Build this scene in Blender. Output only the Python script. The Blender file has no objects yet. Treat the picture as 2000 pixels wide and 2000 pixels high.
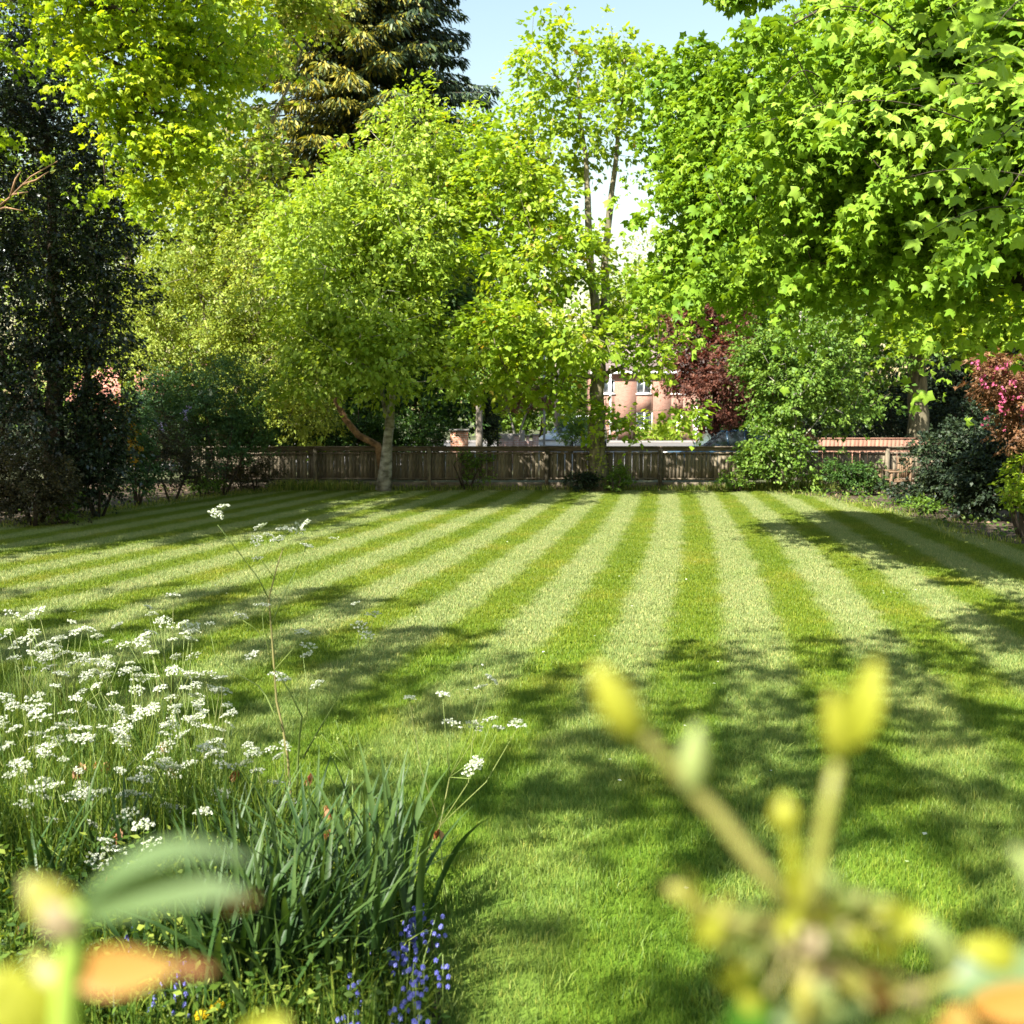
import bpy, math, random
import numpy as np

# ------------------------------------------------------------------ camera, world, sun, exposure
scene = bpy.context.scene
COL = scene.collection
F = 2144.0                      # focal length in photo pixels (2000 px wide)
H = 2.2
PITCH = math.atan(200 / F)
cam_d = bpy.data.cameras.new("camera")
cam = bpy.data.objects.new("camera", cam_d)
COL.objects.link(cam)
cam.location = (0, 0, H)
cam.rotation_euler = (math.radians(90) - PITCH, 0, 0)
cam_d.sensor_width = 36
cam_d.lens = F / 2000 * 36
cam_d.clip_start = 0.05
cam_d.clip_end = 2000
cam_d.dof.use_dof = True
cam_d.dof.focus_distance = 9.0
cam_d.dof.aperture_fstop = 4.4
scene.camera = cam
scene.render.resolution_x = 1024
scene.render.resolution_y = 1024

SUN_EL = math.radians(45)
SUN_H = np.array([-0.64, -0.768])          # horizontal direction towards the sun (left, a little behind us)
world = bpy.data.worlds.new("World")
scene.world = world
world.use_nodes = True
wn = world.node_tree
sky = wn.nodes.new("ShaderNodeTexSky")
sky.sky_type = 'NISHITA'
sky.sun_disc = False
sky.sun_elevation = SUN_EL
sky.sun_rotation = math.atan2(SUN_H[0], SUN_H[1])
sky.air_density = 1.9
sky.dust_density = 1.0
sky.ozone_density = 0.8
bg = wn.nodes["Background"]
wn.links.new(sky.outputs[0], bg.inputs[0])
bg.inputs[1].default_value = 0.064
sun_d = bpy.data.lights.new("sun", 'SUN')
sun_d.energy = 5.0
sun_d.angle = math.radians(0.55)
sun_d.color = (1.0, 0.965, 0.89)
sun = bpy.data.objects.new("sun", sun_d)
COL.objects.link(sun)
from mathutils import Vector, Matrix
SUNV = Vector((SUN_H[0] * math.cos(SUN_EL), SUN_H[1] * math.cos(SUN_EL), math.sin(SUN_EL)))
sun.rotation_euler = SUNV.to_track_quat('Z', 'Y').to_euler()
scene.view_settings.view_transform = 'Standard'
scene.view_settings.look = 'None'
scene.view_settings.gamma = 1
scene.view_settings.use_curve_mapping = False
scene.view_settings.exposure = 1.82
scene.render.engine = 'CYCLES'
scene.cycles.max_bounces = 6
scene.cycles.diffuse_bounces = 3
scene.cycles.glossy_bounces = 2
scene.cycles.transmission_bounces = 4
scene.cycles.transparent_max_bounces = 4

# ------------------------------------------------------------------ places: photo position + distance -> world
cp, sp_ = math.cos(PITCH), math.sin(PITCH)
def P(px, py, Y):
    x = (px - 1000) / F; y = (1000 - py) / F
    dy = cp + y * sp_; dz = -sp_ + y * cp
    t = Y / dy
    return np.array([x * t, Y, H + dz * t])
def G(px, py):
    x = (px - 1000) / F; y = (1000 - py) / F
    dy = cp + y * sp_; dz = -sp_ + y * cp
    t = -H / dz
    return np.array([x * t, dy * t, 0.0])
def gx(px, Y): return P(px, 800, Y)[0]

# ------------------------------------------------------------------ mesh helpers
class MB:
    def __init__(s): s.v = []; s.q = []; s.t = []; s.qa = []; s.ta = []; s.n = 0
    def add(s, V, Fq=None, Ft=None, a=0.5):
        V = np.asarray(V, float).reshape(-1, 3)
        if Fq is not None and len(Fq):
            Fq = np.asarray(Fq, int).reshape(-1, 4); s.q.append(Fq + s.n)
            s.qa.append(np.broadcast_to(np.asarray(a, float), (len(Fq),)))
        if Ft is not None and len(Ft):
            Ft = np.asarray(Ft, int).reshape(-1, 3); s.t.append(Ft + s.n)
            s.ta.append(np.broadcast_to(np.asarray(a, float), (len(Ft),)))
        s.v.append(V); s.n += len(V)
    def box(s, x0, x1, y0, y1, z0, z1, a=0.5):
        V = [(x, y, z) for z in (z0, z1) for y in (y0, y1) for x in (x0, x1)]
        s.add(V, [(0, 2, 3, 1), (4, 5, 7, 6), (0, 1, 5, 4), (2, 6, 7, 3), (0, 4, 6, 2), (1, 3, 7, 5)], a=a)
    def tube(s, pts, radii, k=6, cap=True, a=0.5, rough=0.0, rng=None):
        pts = np.asarray(pts, float); n = len(pts)
        radii = np.broadcast_to(np.asarray(radii, float), (n,))
        T = np.gradient(pts, axis=0); T /= np.linalg.norm(T, axis=1)[:, None] + 1e-9
        ref = np.array([0.31, 0.94, 0.13])
        U = np.cross(T, ref); U /= np.linalg.norm(U, axis=1)[:, None] + 1e-9
        W = np.cross(T, U)
        ang = np.arange(k) * 2 * math.pi / k
        R = radii[:, None] * np.ones(k)[None, :]
        if rough and rng is not None: R = R * (1 + rough * rng.normal(size=R.shape))
        V = pts[:, None, :] + R[:, :, None] * (np.cos(ang)[None, :, None] * U[:, None, :] + np.sin(ang)[None, :, None] * W[:, None, :])
        i = np.arange(n - 1)[:, None] * k; j = np.arange(k)[None, :]; j2 = (j + 1) % k
        Fq = np.stack([i + j, i + j2, i + k + j2, i + k + j], -1).reshape(-1, 4)
        V = V.reshape(-1, 3); Ft = None
        if cap:
            V = np.vstack([V, pts[0], pts[-1]])
            c0 = n * k; jj = np.arange(k); jj2 = (jj + 1) % k; e = (n - 1) * k
            Ft = np.vstack([np.stack([np.full(k, c0), jj2, jj], -1), np.stack([np.full(k, c0 + 1), e + jj, e + jj2], -1)])
        s.add(V, Fq, Ft, a=a)
    def build(s, name, mats, parent=None, smooth=False, link=True):
        me = s.mesh(name, mats, smooth)
        o = bpy.data.objects.new(name, me)
        if link: COL.objects.link(o)
        if parent is not None: o.parent = parent
        return o
    def mesh(s, name, mats, smooth=False):
        me = bpy.data.meshes.new(name)
        V = np.concatenate(s.v) if s.v else np.zeros((0, 3))
        Q = np.concatenate(s.q) if s.q else np.zeros((0, 4), int)
        T = np.concatenate(s.t) if s.t else np.zeros((0, 3), int)
        a = np.concatenate([np.concatenate(s.qa) if s.qa else np.zeros(0), np.concatenate(s.ta) if s.ta else np.zeros(0)])
        me.vertices.add(len(V)); me.vertices.foreach_set("co", V.astype(np.float32).ravel())
        loops = np.concatenate([Q.ravel(), T.ravel()]).astype(np.int32)
        me.loops.add(len(loops)); me.loops.foreach_set("vertex_index", loops)
        nf = len(Q) + len(T); me.polygons.add(nf)
        st = np.concatenate([np.arange(len(Q)) * 4, len(Q) * 4 + np.arange(len(T)) * 3]).astype(np.int32)
        me.polygons.foreach_set("loop_start", st)
        me.update(calc_edges=True)
        at = me.attributes.new("rnd", 'FLOAT', 'FACE'); at.data.foreach_set("value", a.astype(np.float32))
        if smooth: me.polygons.foreach_set("use_smooth", np.ones(nf, bool))
        for m in (mats if isinstance(mats, (list, tuple)) else [mats]): me.materials.append(m)
        return me

def thing(name, label, cat, loc=(0, 0, 0), group=None, rotz=0):
    o = bpy.data.objects.new(name, None); COL.objects.link(o)
    o.location = loc; o.rotation_euler = (0, 0, rotz); o.empty_display_size = 0.2
    o['label'] = label; o['category'] = cat
    if group: o['group'] = group
    return o
def tag(o, label=None, cat=None, group=None, kind=None):
    if label: o['label'] = label
    if cat: o['category'] = cat
    if group: o['group'] = group
    if kind: o['kind'] = kind
    return o
def ctr(mb, loc):            # move collected vertices so that the parent's origin is loc
    loc = np.array(loc, float)
    mb.v = [v - loc for v in mb.v]; return mb

# ------------------------------------------------------------------ materials
def newmat(name):
    m = bpy.data.materials.new(name); m.use_nodes = True
    nt = m.node_tree
    return m, nt, nt.nodes["Principled BSDF"], nt.nodes["Material Output"]
def N(nt, t, **kw):
    n = nt.nodes.new(t)
    for k, v in kw.items(): setattr(n, k, v)
    return n
def ramp(nt, fac, stops):
    r = nt.nodes.new("ShaderNodeValToRGB")
    e = r.color_ramp.elements
    e[0].position = stops[0][0]; e[0].color = (*stops[0][1], 1)
    e[1].position = stops[1][0]; e[1].color = (*stops[1][1], 1)
    for p, c in stops[2:]:
        x = e.new(p); x.color = (*c, 1)
    nt.links.new(fac, r.inputs[0]); return r.outputs[0]
def leafmat(name, stops, transl=0.45, rough=0.5, tint=(1.25, 1.15, 0.35), spec=0.3, tgain=1.0):
    m, nt, b, out = newmat(name)
    if name.startswith('leaves_') and not any(k in name for k in ('copper', 'rusty', 'holly')): stops = [(p, (c[0] * 1.06, c[1] * 1.12, c[2] * 1.1)) for p, c in stops]
    at = N(nt, "ShaderNodeAttribute", attribute_name="rnd")
    c = ramp(nt, at.outputs["Fac"], stops)
    nt.links.new(c, b.inputs["Base Color"])
    b.inputs["Roughness"].default_value = rough
    b.inputs["Specular IOR Level"].default_value = spec
    if transl:
        tr = N(nt, "ShaderNodeBsdfTranslucent")
        mul = N(nt, "ShaderNodeMixRGB", blend_type='MULTIPLY'); mul.inputs[0].default_value = 1
        mul.inputs[2].default_value = (tint[0] * tgain, tint[1] * tgain, tint[2] * tgain, 1)
        nt.links.new(c, mul.inputs[1]); nt.links.new(mul.outputs[0], tr.inputs[0])
        mx = N(nt, "ShaderNodeMixShader"); mx.inputs[0].default_value = transl
        nt.links.new(b.outputs[0], mx.inputs[1]); nt.links.new(tr.outputs[0], mx.inputs[2])
        nt.links.new(mx.outputs[0], out.inputs[0])
    return m
def solid(name, c1, c2=None, scale=6.0, rough=0.8, bump=0.0, spec=0.3, detail=6.0, stretch=(1, 1, 1), metal=0.0, objrnd=0.0, coords="Object"):
    m, nt, b, out = newmat(name)
    c2 = c2 or c1
    tc = N(nt, "ShaderNodeTexCoord"); mp = N(nt, "ShaderNodeMapping"); mp.inputs["Scale"].default_value = stretch
    nt.links.new(tc.outputs[coords], mp.inputs[0])
    nz = N(nt, "ShaderNodeTexNoise"); nz.inputs["Scale"].default_value = scale; nz.inputs["Detail"].default_value = detail
    nt.links.new(mp.outputs[0], nz.inputs["Vector"])
    c = ramp(nt, nz.outputs["Fac"], [(0.3, c1), (0.7, c2)])
    if objrnd:
        oi = N(nt, "ShaderNodeObjectInfo"); hs = N(nt, "ShaderNodeHueSaturation")
        mr = N(nt, "ShaderNodeMapRange"); mr.inputs[3].default_value = 1 - objrnd; mr.inputs[4].default_value = 1 + objrnd
        nt.links.new(oi.outputs["Random"], mr.inputs[0]); nt.links.new(mr.outputs[0], hs.inputs["Value"])
        nt.links.new(c, hs.inputs["Color"]); c = hs.outputs[0]
    nt.links.new(c, b.inputs["Base Color"])
    b.inputs["Roughness"].default_value = rough; b.inputs["Specular IOR Level"].default_value = spec
    b.inputs["Metallic"].default_value = metal
    if bump:
        bp = N(nt, "ShaderNodeBump"); bp.inputs["Strength"].default_value = bump; bp.inputs["Distance"].default_value = 0.02
        nt.links.new(nz.outputs["Fac"], bp.inputs["Height"]); nt.links.new(bp.outputs[0], b.inputs["Normal"])
    return m

# mowing stripes: phase fitted to the lawn's own ground coordinates (light stripe at whole numbers)
def stripe_nodes(nt, pos):
    sx = N(nt, "ShaderNodeSeparateXYZ"); nt.links.new(pos, sx.inputs[0])
    def M(op, a, b=None, c=None):
        n = N(nt, "ShaderNodeMath", operation=op)
        for i, v in enumerate((a, b, c)):
            if v is None: continue
            if isinstance(v, (int, float)): n.inputs[i].default_value = v
            else: nt.links.new(v, n.inputs[i])
        return n.outputs[0]
    X, Y = sx.outputs[0], sx.outputs[1]
    y = M('MULTIPLY', M('SUBTRACT', Y, 18.0), 0.1)
    ph = M('ADD', M('ADD', CF[0], M('MULTIPLY', y, CF[1])), M('MULTIPLY', M('MULTIPLY', y, y), CF[2]))
    ph = M('ADD', ph, M('MULTIPLY', X, M('ADD', CF[3], M('MULTIPLY', y, CF[4]))))
    nz = N(nt, "ShaderNodeTexNoise"); nz.inputs["Scale"].default_value = 2.2; nz.inputs["Detail"].default_value = 3
    nt.links.new(pos, nz.inputs["Vector"])
    ph = M('ADD', ph, M('MULTIPLY', M('SUBTRACT', nz.outputs["Fac"], 0.5), 0.34))
    w = M('COSINE', M('MULTIPLY', ph, 2 * math.pi))
    sgn = M('MULTIPLY', w, 2.6)
    v = M('ADD', M('MULTIPLY', M('TANH', sgn), 0.5), 0.5)
    n2 = N(nt, "ShaderNodeTexNoise"); n2.inputs["Scale"].default_value = 0.9; n2.inputs["Detail"].default_value = 5
    nt.links.new(pos, n2.inputs["Vector"])
    # stripes fade out towards the near end of the lawn
    mr = N(nt, "ShaderNodeMapRange"); mr.inputs[1].default_value = 6.0; mr.inputs[2].default_value = 11.5
    mr.inputs[3].default_value = 0.22; mr.inputs[4].default_value = 1.0
    nt.links.new(Y, mr.inputs[0])
    v = M('ADD', 0.10, M('MULTIPLY', M('SUBTRACT', v, 0.10), mr.outputs[0]))
    return v, mr.outputs[0], n2.outputs["Fac"], M
CF = [-2.43, -1.78, 0.03, 0.955, 0.09]
def grassmat(name, blades=True):
    m, nt, b, out = newmat(name)
    ge = N(nt, "ShaderNodeNewGeometry")
    v, nearf, n2, M = stripe_nodes(nt, ge.outputs["Position"])
    dark = ramp(nt, n2, [(0.3, (0.12, 0.185, 0.014)), (0.55, (0.16, 0.215, 0.018)), (0.75, (0.22, 0.235, 0.03))])
    shade_green = ramp(nt, n2, [(0.3, (0.10, 0.205, 0.014)), (0.55, (0.14, 0.235, 0.016)), (0.75, (0.20, 0.26, 0.03))])   # near turf: green of the tree shade put into its colour
    md = N(nt, "ShaderNodeMixRGB"); nt.links.new(nearf, md.inputs[0]); nt.links.new(shade_green, md.inputs[1]); nt.links.new(dark, md.inputs[2]); dark = md.outputs[0]
    light = ramp(nt, n2, [(0.3, (0.235, 0.29, 0.095)), (0.7, (0.29, 0.325, 0.13))])
    mx = N(nt, "ShaderNodeMixRGB"); nt.links.new(v, mx.inputs[0]); nt.links.new(dark, mx.inputs[1]); nt.links.new(light, mx.inputs[2])
    c = mx.outputs[0]
    if blades:
        at = N(nt, "ShaderNodeAttribute", attribute_name="rnd")
        r = ramp(nt, at.outputs["Fac"], [(0.0, (0.60, 0.72, 0.6)), (0.5, (1, 1, 1)), (0.9, (1.35, 1.2, 1.1)), (1.0, (1.9, 1.4, 1.6))])
        m2 = N(nt, "ShaderNodeMixRGB", blend_type='MULTIPLY'); m2.inputs[0].default_value = 1
        nt.links.new(c, m2.inputs[1]); nt.links.new(r, m2.inputs[2]); c = m2.outputs[0]
        tr = N(nt, "ShaderNodeBsdfTranslucent"); nt.links.new(c, tr.inputs[0])
        ms = N(nt, "ShaderNodeMixShader"); ms.inputs[0].default_value = 0.35
        nt.links.new(b.outputs[0], ms.inputs[1]); nt.links.new(tr.outputs[0], ms.inputs[2])
        nt.links.new(ms.outputs[0], out.inputs[0])
        b.inputs["Roughness"].default_value = 0.5; b.inputs["Specular IOR Level"].default_value = 0.25
    else:
        m2 = N(nt, "ShaderNodeMixRGB", blend_type='MULTIPLY'); m2.inputs[0].default_value = 1
        m2.inputs[2].default_value = (0.7, 0.75, 0.6, 1); nt.links.new(c, m2.inputs[1]); c = m2.outputs[0]
        b.inputs["Roughness"].default_value = 0.9; b.inputs["Specular IOR Level"].default_value = 0.1
    nt.links.new(c, b.inputs["Base Color"])
    return m

M_ = {}
M_['blade'] = grassmat("lawn_blades"); M_['lawn'] = grassmat("lawn_base", False)
M_['soil'] = solid("soil", (0.035, 0.024, 0.014), (0.10, 0.07, 0.045), 9, 0.95, 0.6, coords="Object")
M_['ground'] = solid("rough_ground", (0.04, 0.05, 0.015), (0.10, 0.10, 0.05), 1.5, 0.95, 0.4)
M_['road'] = solid("asphalt", (0.12, 0.11, 0.105), (0.16, 0.15, 0.14), 3, 0.9, 0.2)
M_['pave'] = solid("pavement", (0.17, 0.155, 0.145), (0.22, 0.20, 0.185), 4, 0.9, 0.2)
M_['bark_grey'] = solid("bark_grey_green", (0.06, 0.055, 0.03), (0.25, 0.21, 0.13), 9, 0.95, 0.9, stretch=(1, 1, 0.35))
M_['bark_dark'] = solid("bark_dark", (0.02, 0.016, 0.011), (0.08, 0.06, 0.04), 8, 0.95, 0.9, stretch=(1, 1, 0.35))
M_['bark_birch'] = solid("bark_birch", (0.10, 0.09, 0.06), (0.50, 0.46, 0.38), 5, 0.85, 0.5, stretch=(1, 1, 1.6))
M_['bark_orange'] = solid("bark_orange", (0.10, 0.055, 0.03), (0.40, 0.23, 0.12), 8, 0.8, 0.4)
M_['wood_fence'] = solid("weathered_wood", (0.06, 0.056, 0.036), (0.23, 0.18, 0.12), 8, 0.9, 0.5, stretch=(6, 6, 0.7), objrnd=0.42)
M_['wood_rail'] = solid("weathered_rail", (0.09, 0.07, 0.05), (0.21, 0.165, 0.115), 8, 0.9, 0.5, stretch=(0.6, 6, 6), objrnd=0.1)
M_['wood_red'] = solid("terracotta_stained_wood", (0.20, 0.095, 0.06), (0.32, 0.17, 0.115), 8, 0.85, 0.3, stretch=(4, 4, 0.5), objrnd=0.2)
M_['wood_bench'] = solid("teak", (0.10, 0.06, 0.03), (0.26, 0.17, 0.10), 9, 0.75, 0.3, stretch=(1, 5, 5))
M_['white'] = solid("white_paint", (0.72, 0.72, 0.70), (0.82, 0.82, 0.80), 3, 0.5)
M_['concrete'] = solid("concrete", (0.30, 0.27, 0.24), (0.44, 0.40, 0.36), 7, 0.9, 0.3)
M_['post_tan'] = solid("weathered_post", (0.20, 0.165, 0.13), (0.30, 0.25, 0.20), 7, 0.9, 0.3)
M_['metal'] = solid("galvanised_steel", (0.36, 0.37, 0.38), (0.48, 0.48, 0.48), 7, 0.55, 0.1)
M_['roof_grey'] = solid("roof_tiles_grey", (0.13, 0.10, 0.09), (0.22, 0.17, 0.15), 6, 0.9, 0.3)
M_['roof_red'] = solid("roof_tiles_red", (0.36, 0.13, 0.09), (0.50, 0.24, 0.18), 6, 0.9, 0.3)
M_['navy'] = solid("car_paint_blue", (0.03, 0.07, 0.12), (0.04, 0.085, 0.14), 2, 0.25, spec=0.6)
M_['silver'] = solid("car_paint_silver", (0.40, 0.42, 0.44), (0.45, 0.46, 0.48), 2, 0.3, spec=0.6)
M_['tyre'] = solid("rubber", (0.02, 0.02, 0.02), (0.03, 0.03, 0.03), 8, 0.9)
mg, nt, b, out = newmat("window_glass"); b.inputs["Base Color"].default_value = (0.03, 0.04, 0.045, 1)
b.inputs["Roughness"].default_value = 0.08; b.inputs["Specular IOR Level"].default_value = 0.9; M_['glass'] = mg
def brickmat(name, c1, c2, mortar, sc):
    m, nt, b, out = newmat(name)
    tc = N(nt, "ShaderNodeTexCoord"); mp = N(nt, "ShaderNodeMapping"); mp.inputs["Rotation"].default_value = (math.radians(90), 0, 0)
    nt.links.new(tc.outputs["Object"], mp.inputs[0])
    br = N(nt, "ShaderNodeTexBrick"); nt.links.new(mp.outputs[0], br.inputs["Vector"])
    br.inputs["Color1"].default_value = (*c1, 1); br.inputs["Color2"].default_value = (*c2, 1); br.inputs["Mortar"].default_value = (*mortar, 1)
    br.inputs["Scale"].default_value = sc; br.inputs["Brick Width"].default_value = 0.225; br.inputs["Row Height"].default_value = 0.075
    br.inputs["Mortar Size"].default_value = 0.01
    nt.links.new(br.outputs[0], b.inputs["Base Color"]); b.inputs["Roughness"].default_value = 0.9
    return m
M_['brick'] = brickmat("brick_pinkish_red", (0.21, 0.088, 0.057), (0.29, 0.135, 0.09), (0.25, 0.19, 0.15), 1)
M_['brick_orange'] = brickmat("brick_orange", (0.36, 0.14, 0.07), (0.46, 0.20, 0.11), (0.4, 0.32, 0.26), 1)
M_['brick_pink'] = brickmat("brick_pink", (0.48, 0.27, 0.22), (0.56, 0.35, 0.29), (0.55, 0.48, 0.44), 1)

L = {}
L['maple_near'] = leafmat("leaves_near_maple", [(0, (0.08, 0.16, 0.014)), (0.5, (0.17, 0.27, 0.022)), (1, (0.26, 0.36, 0.05))], 0.38, tgain=1.1, spec=.15)
L['maple_left'] = leafmat("leaves_yellow_maple", [(0, (0.14, 0.24, 0.018)), (0.5, (0.30, 0.39, 0.022)), (1, (0.45, 0.48, 0.030))], 0.52, tgain=1.15)
L['oak_gold'] = leafmat("leaves_gold_green", [(0, (0.14, 0.21, 0.03)), (0.6, (0.27, 0.33, 0.045)), (0.9, (0.36, 0.38, 0.06)), (1, (0.36, 0.25, 0.07))], 0.45)
L['birch'] = leafmat("leaves_birch", [(0, (0.13, 0.21, 0.020)), (0.5, (0.27, 0.36, 0.038)), (1, (0.40, 0.46, 0.08))], 0.42)
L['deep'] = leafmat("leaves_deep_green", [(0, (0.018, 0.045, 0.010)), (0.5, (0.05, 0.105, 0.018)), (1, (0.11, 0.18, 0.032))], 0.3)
L['lime_shade'] = leafmat("leaves_dense_lime", [(0, (0.08, 0.15, 0.02)), (1, (0.16, 0.24, 0.03))], 0.12)
L['lime'] = leafmat("leaves_lime", [(0, (0.12, 0.21, 0.02)), (0.5, (0.25, 0.34, 0.025)), (0.93, (0.36, 0.42, 0.04)), (1, (0.36, 0.22, 0.05))], 0.5, tgain=1.1)
L['olive'] = leafmat("leaves_olive", [(0, (0.13, 0.19, 0.025)), (0.5, (0.25, 0.30, 0.04)), (1, (0.37, 0.38, 0.07))], 0.4)
L['mid'] = leafmat("leaves_mid_green", [(0, (0.045, 0.10, 0.014)), (0.5, (0.12, 0.20, 0.026)), (1, (0.22, 0.30, 0.05))], 0.4)
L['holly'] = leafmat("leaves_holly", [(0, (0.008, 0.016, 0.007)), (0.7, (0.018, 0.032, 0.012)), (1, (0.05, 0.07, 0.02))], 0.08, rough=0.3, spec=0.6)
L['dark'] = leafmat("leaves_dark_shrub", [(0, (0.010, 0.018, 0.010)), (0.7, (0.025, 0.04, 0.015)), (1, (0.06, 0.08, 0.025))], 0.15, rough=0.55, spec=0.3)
L['brown'] = leafmat("twiggy_brown_shrub", [(0, (0.022, 0.022, 0.010)), (0.6, (0.055, 0.052, 0.022)), (1, (0.12, 0.09, 0.04))], 0.25)
L['blue'] = leafmat("leaves_blue_green", [(0, (0.030, 0.068, 0.026)), (0.6, (0.070, 0.14, 0.048)), (1, (0.14, 0.22, 0.07))], 0.3)
L['copper'] = leafmat("leaves_copper", [(0, (0.05, 0.022, 0.014)), (0.6, (0.15, 0.06, 0.04)), (1, (0.30, 0.15, 0.09))], 0.4, tint=(1.4, 0.8, 0.6))
L['spruce_gold'] = leafmat("spruce_golden_sprays", [(0, (0.08, 0.11, 0.016)), (0.5, (0.22, 0.215, 0.026)), (1, (0.40, 0.32, 0.045))], 0.25)
L['spruce'] = leafmat("spruce_dark_sprays", [(0, (0.016, 0.032, 0.014)), (0.7, (0.05, 0.08, 0.034)), (1, (0.11, 0.15, 0.05))], 0.1)
L['pink'] = leafmat("petals_pink", [(0, (0.42, 0.06, 0.14)), (1, (0.65, 0.14, 0.28))], 0.35, tint=(1.1, 0.9, 0.9))
L['rust'] = leafmat("leaves_rusty_pink", [(0, (0.10, 0.05, 0.025)), (0.6, (0.25, 0.13, 0.06)), (1, (0.40, 0.24, 0.12))], 0.4, tint=(1.2, 0.9, 0.7))
L['yellow'] = leafmat("petals_orange_yellow", [(0, (0.45, 0.22, 0.01)), (1, (0.65, 0.38, 0.02))], 0.3, tint=(1.1, 1, 0.6))
L['dandelion'] = leafmat("petals_dandelion", [(0, (0.62, 0.42, 0.01)), (1, (0.78, 0.60, 0.02))], 0.2, tint=(1, 1, 1))
L['lilac'] = leafmat("petals_lilac", [(0, (0.35, 0.28, 0.55)), (1, (0.55, 0.48, 0.75))], 0.3, tint=(1, 1, 1))
L['bluebell'] = leafmat("petals_bluebell", [(0, (0.10, 0.11, 0.40)), (0.6, (0.18, 0.19, 0.56)), (1, (0.38, 0.40, 0.76))], 0.35, tint=(1, 1, 1.1))
L['whitefl'] = leafmat("petals_white", [(0, (0.38, 0.46, 0.20)), (0.3, (0.56, 0.58, 0.44)), (1, (0.74, 0.74, 0.66))], 0.35, tint=(1, 1, 0.9))
L['orange_dead'] = leafmat("withered_petals", [(0, (0.30, 0.09, 0.03)), (0.6, (0.50, 0.20, 0.08)), (1, (0.62, 0.38, 0.22))], 0.35, tint=(1.2, 0.9, 0.6))
L['iris'] = leafmat("iris_blades", [(0, (0.014, 0.036, 0.010)), (0.6, (0.034, 0.076, 0.018)), (1, (0.11, 0.17, 0.04))], 0.3, rough=0.45, spec=0.3)
L['under'] = leafmat("undergrowth", [(0, (0.03, 0.075, 0.010)), (0.6, (0.11, 0.185, 0.022)), (1, (0.27, 0.32, 0.05))], 0.4)
L['stemg'] = leafmat("stem_green", [(0, (0.10, 0.16, 0.04)), (0.5, (0.20, 0.26, 0.06)), (1, (0.26, 0.18, 0.09))], 0.2)
L['rough'] = leafmat("rough_grass", [(0, (0.06, 0.12, 0.015)), (0.5, (0.17, 0.24, 0.03)), (1, (0.42, 0.40, 0.12))], 0.4)
L['litter'] = leafmat("leaf_litter", [(0, (0.04, 0.03, 0.02)), (0.6, (0.12, 0.08, 0.05)), (1, (0.30, 0.20, 0.13))], 0.1)

# ------------------------------------------------------------------ leaves and crowns
T_OV = (np.array([(0, 0, 0), (.42, .30, .07), (1, 0, -.05), (.42, -.30, .07)]), np.array([(0, 3, 2, 1)]))
T_NARROW = (np.array([(0, 0, 0), (.4, .15, .03), (1, 0, -.08), (.4, -.15, .03)]), np.array([(0, 3, 2, 1)]))
def maple_template():
    tips = [(-128, .50), (-62, .88), (0, 1.0), (62, .88), (128, .50)]
    notch = [(-165, .25), (-96, .50), (-30, .60), (30, .60), (96, .50), (165, .25)]
    V = [(0, 0, 0)]
    for a, r in notch: V.append((r * math.cos(math.radians(a)), r * math.sin(math.radians(a)), .03))
    for a, r in tips: V.append((r * math.cos(math.radians(a)), r * math.sin(math.radians(a)), -.16 - .10 * abs(a) / 128))
    V = np.array(V) * np.array([.62, .62, 1]) + np.array([.3, 0, 0])
    return V, np.array([(0, 1 + i, 7 + i, 2 + i) for i in range(5)])
T_MAPLE = maple_template()
T_SPRAY = (np.array([(0, -.09, 0), (0, .09, 0), (.55, .20, -.06), (.55, -.20, -.06), (1, .05, -.28), (1, -.05, -.28)]), np.array([(0, 3, 2, 1), (3, 5, 4, 2)]))

def unit(v): return v / (np.linalg.norm(v, axis=-1, keepdims=True) + 1e-9)
def place(mb, tmpl, C, D, Nn, S, A, wid=1.0):
    TV, TF = tmpl
    D = unit(D); Nn = Nn - (Nn * D).sum(1, keepdims=True) * D; Nn = unit(Nn); W = np.cross(Nn, D)
    S = np.broadcast_to(S, (len(C),))
    V = C[:, None, :] + S[:, None, None] * (TV[None, :, 0:1] * D[:, None, :] + wid * TV[None, :, 1:2] * W[:, None, :] + TV[None, :, 2:3] * Nn[:, None, :])
    k = len(TV); Fq = (TF[None] + (np.arange(len(C)) * k)[:, None, None]).reshape(-1, 4)
    mb.add(V.reshape(-1, 3), Fq, a=np.repeat(np.clip(A, 0, 1), len(TF)))

def sample_blobs(blobs, n, rng, inner=0.3):
    """blobs: (px, py, rx_px, ry_px, Y, depth radius m[, weight])"""
    bl = []
    for b in blobs:
        c = P(b[0], b[1], b[4]); s = b[4] / F
        bl.append((c, np.array([b[2] * s, b[5], b[3] * s]), b[6] if len(b) > 6 else 1.0))
    return sample_world(bl, n, rng, inner)
def sample_world(bl, n, rng, inner=0.3):
    w = np.array([b[2] * (b[1][0] * b[1][2] + b[1][1] * b[1][2]) for b in bl]); w /= w.sum()
    idx = rng.choice(len(bl), n, p=w)
    C = np.array([bl[i][0] for i in idx]); R = np.array([bl[i][1] for i in idx])
    d = unit(rng.normal(size=(n, 3)))
    r = np.where(rng.random(n) < inner, rng.random(n) ** 0.5 * 0.8, 0.72 + 0.3 * rng.random(n))
    ph = np.array([[b[0][0] * 3.1 + k * 1.7 for k in range(3)] for b in bl])[idx]
    wob = np.sin(d[:, 0] * 4.3 + ph[:, 0]) * np.sin(d[:, 2] * 5.1 + ph[:, 1]) + .6 * np.sin(d[:, 1] * 7 + d[:, 0] * 6 + ph[:, 2])
    pts = C + d * R * (r * (1 + .22 * wob))[:, None]
    return pts, unit(d / R)

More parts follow.
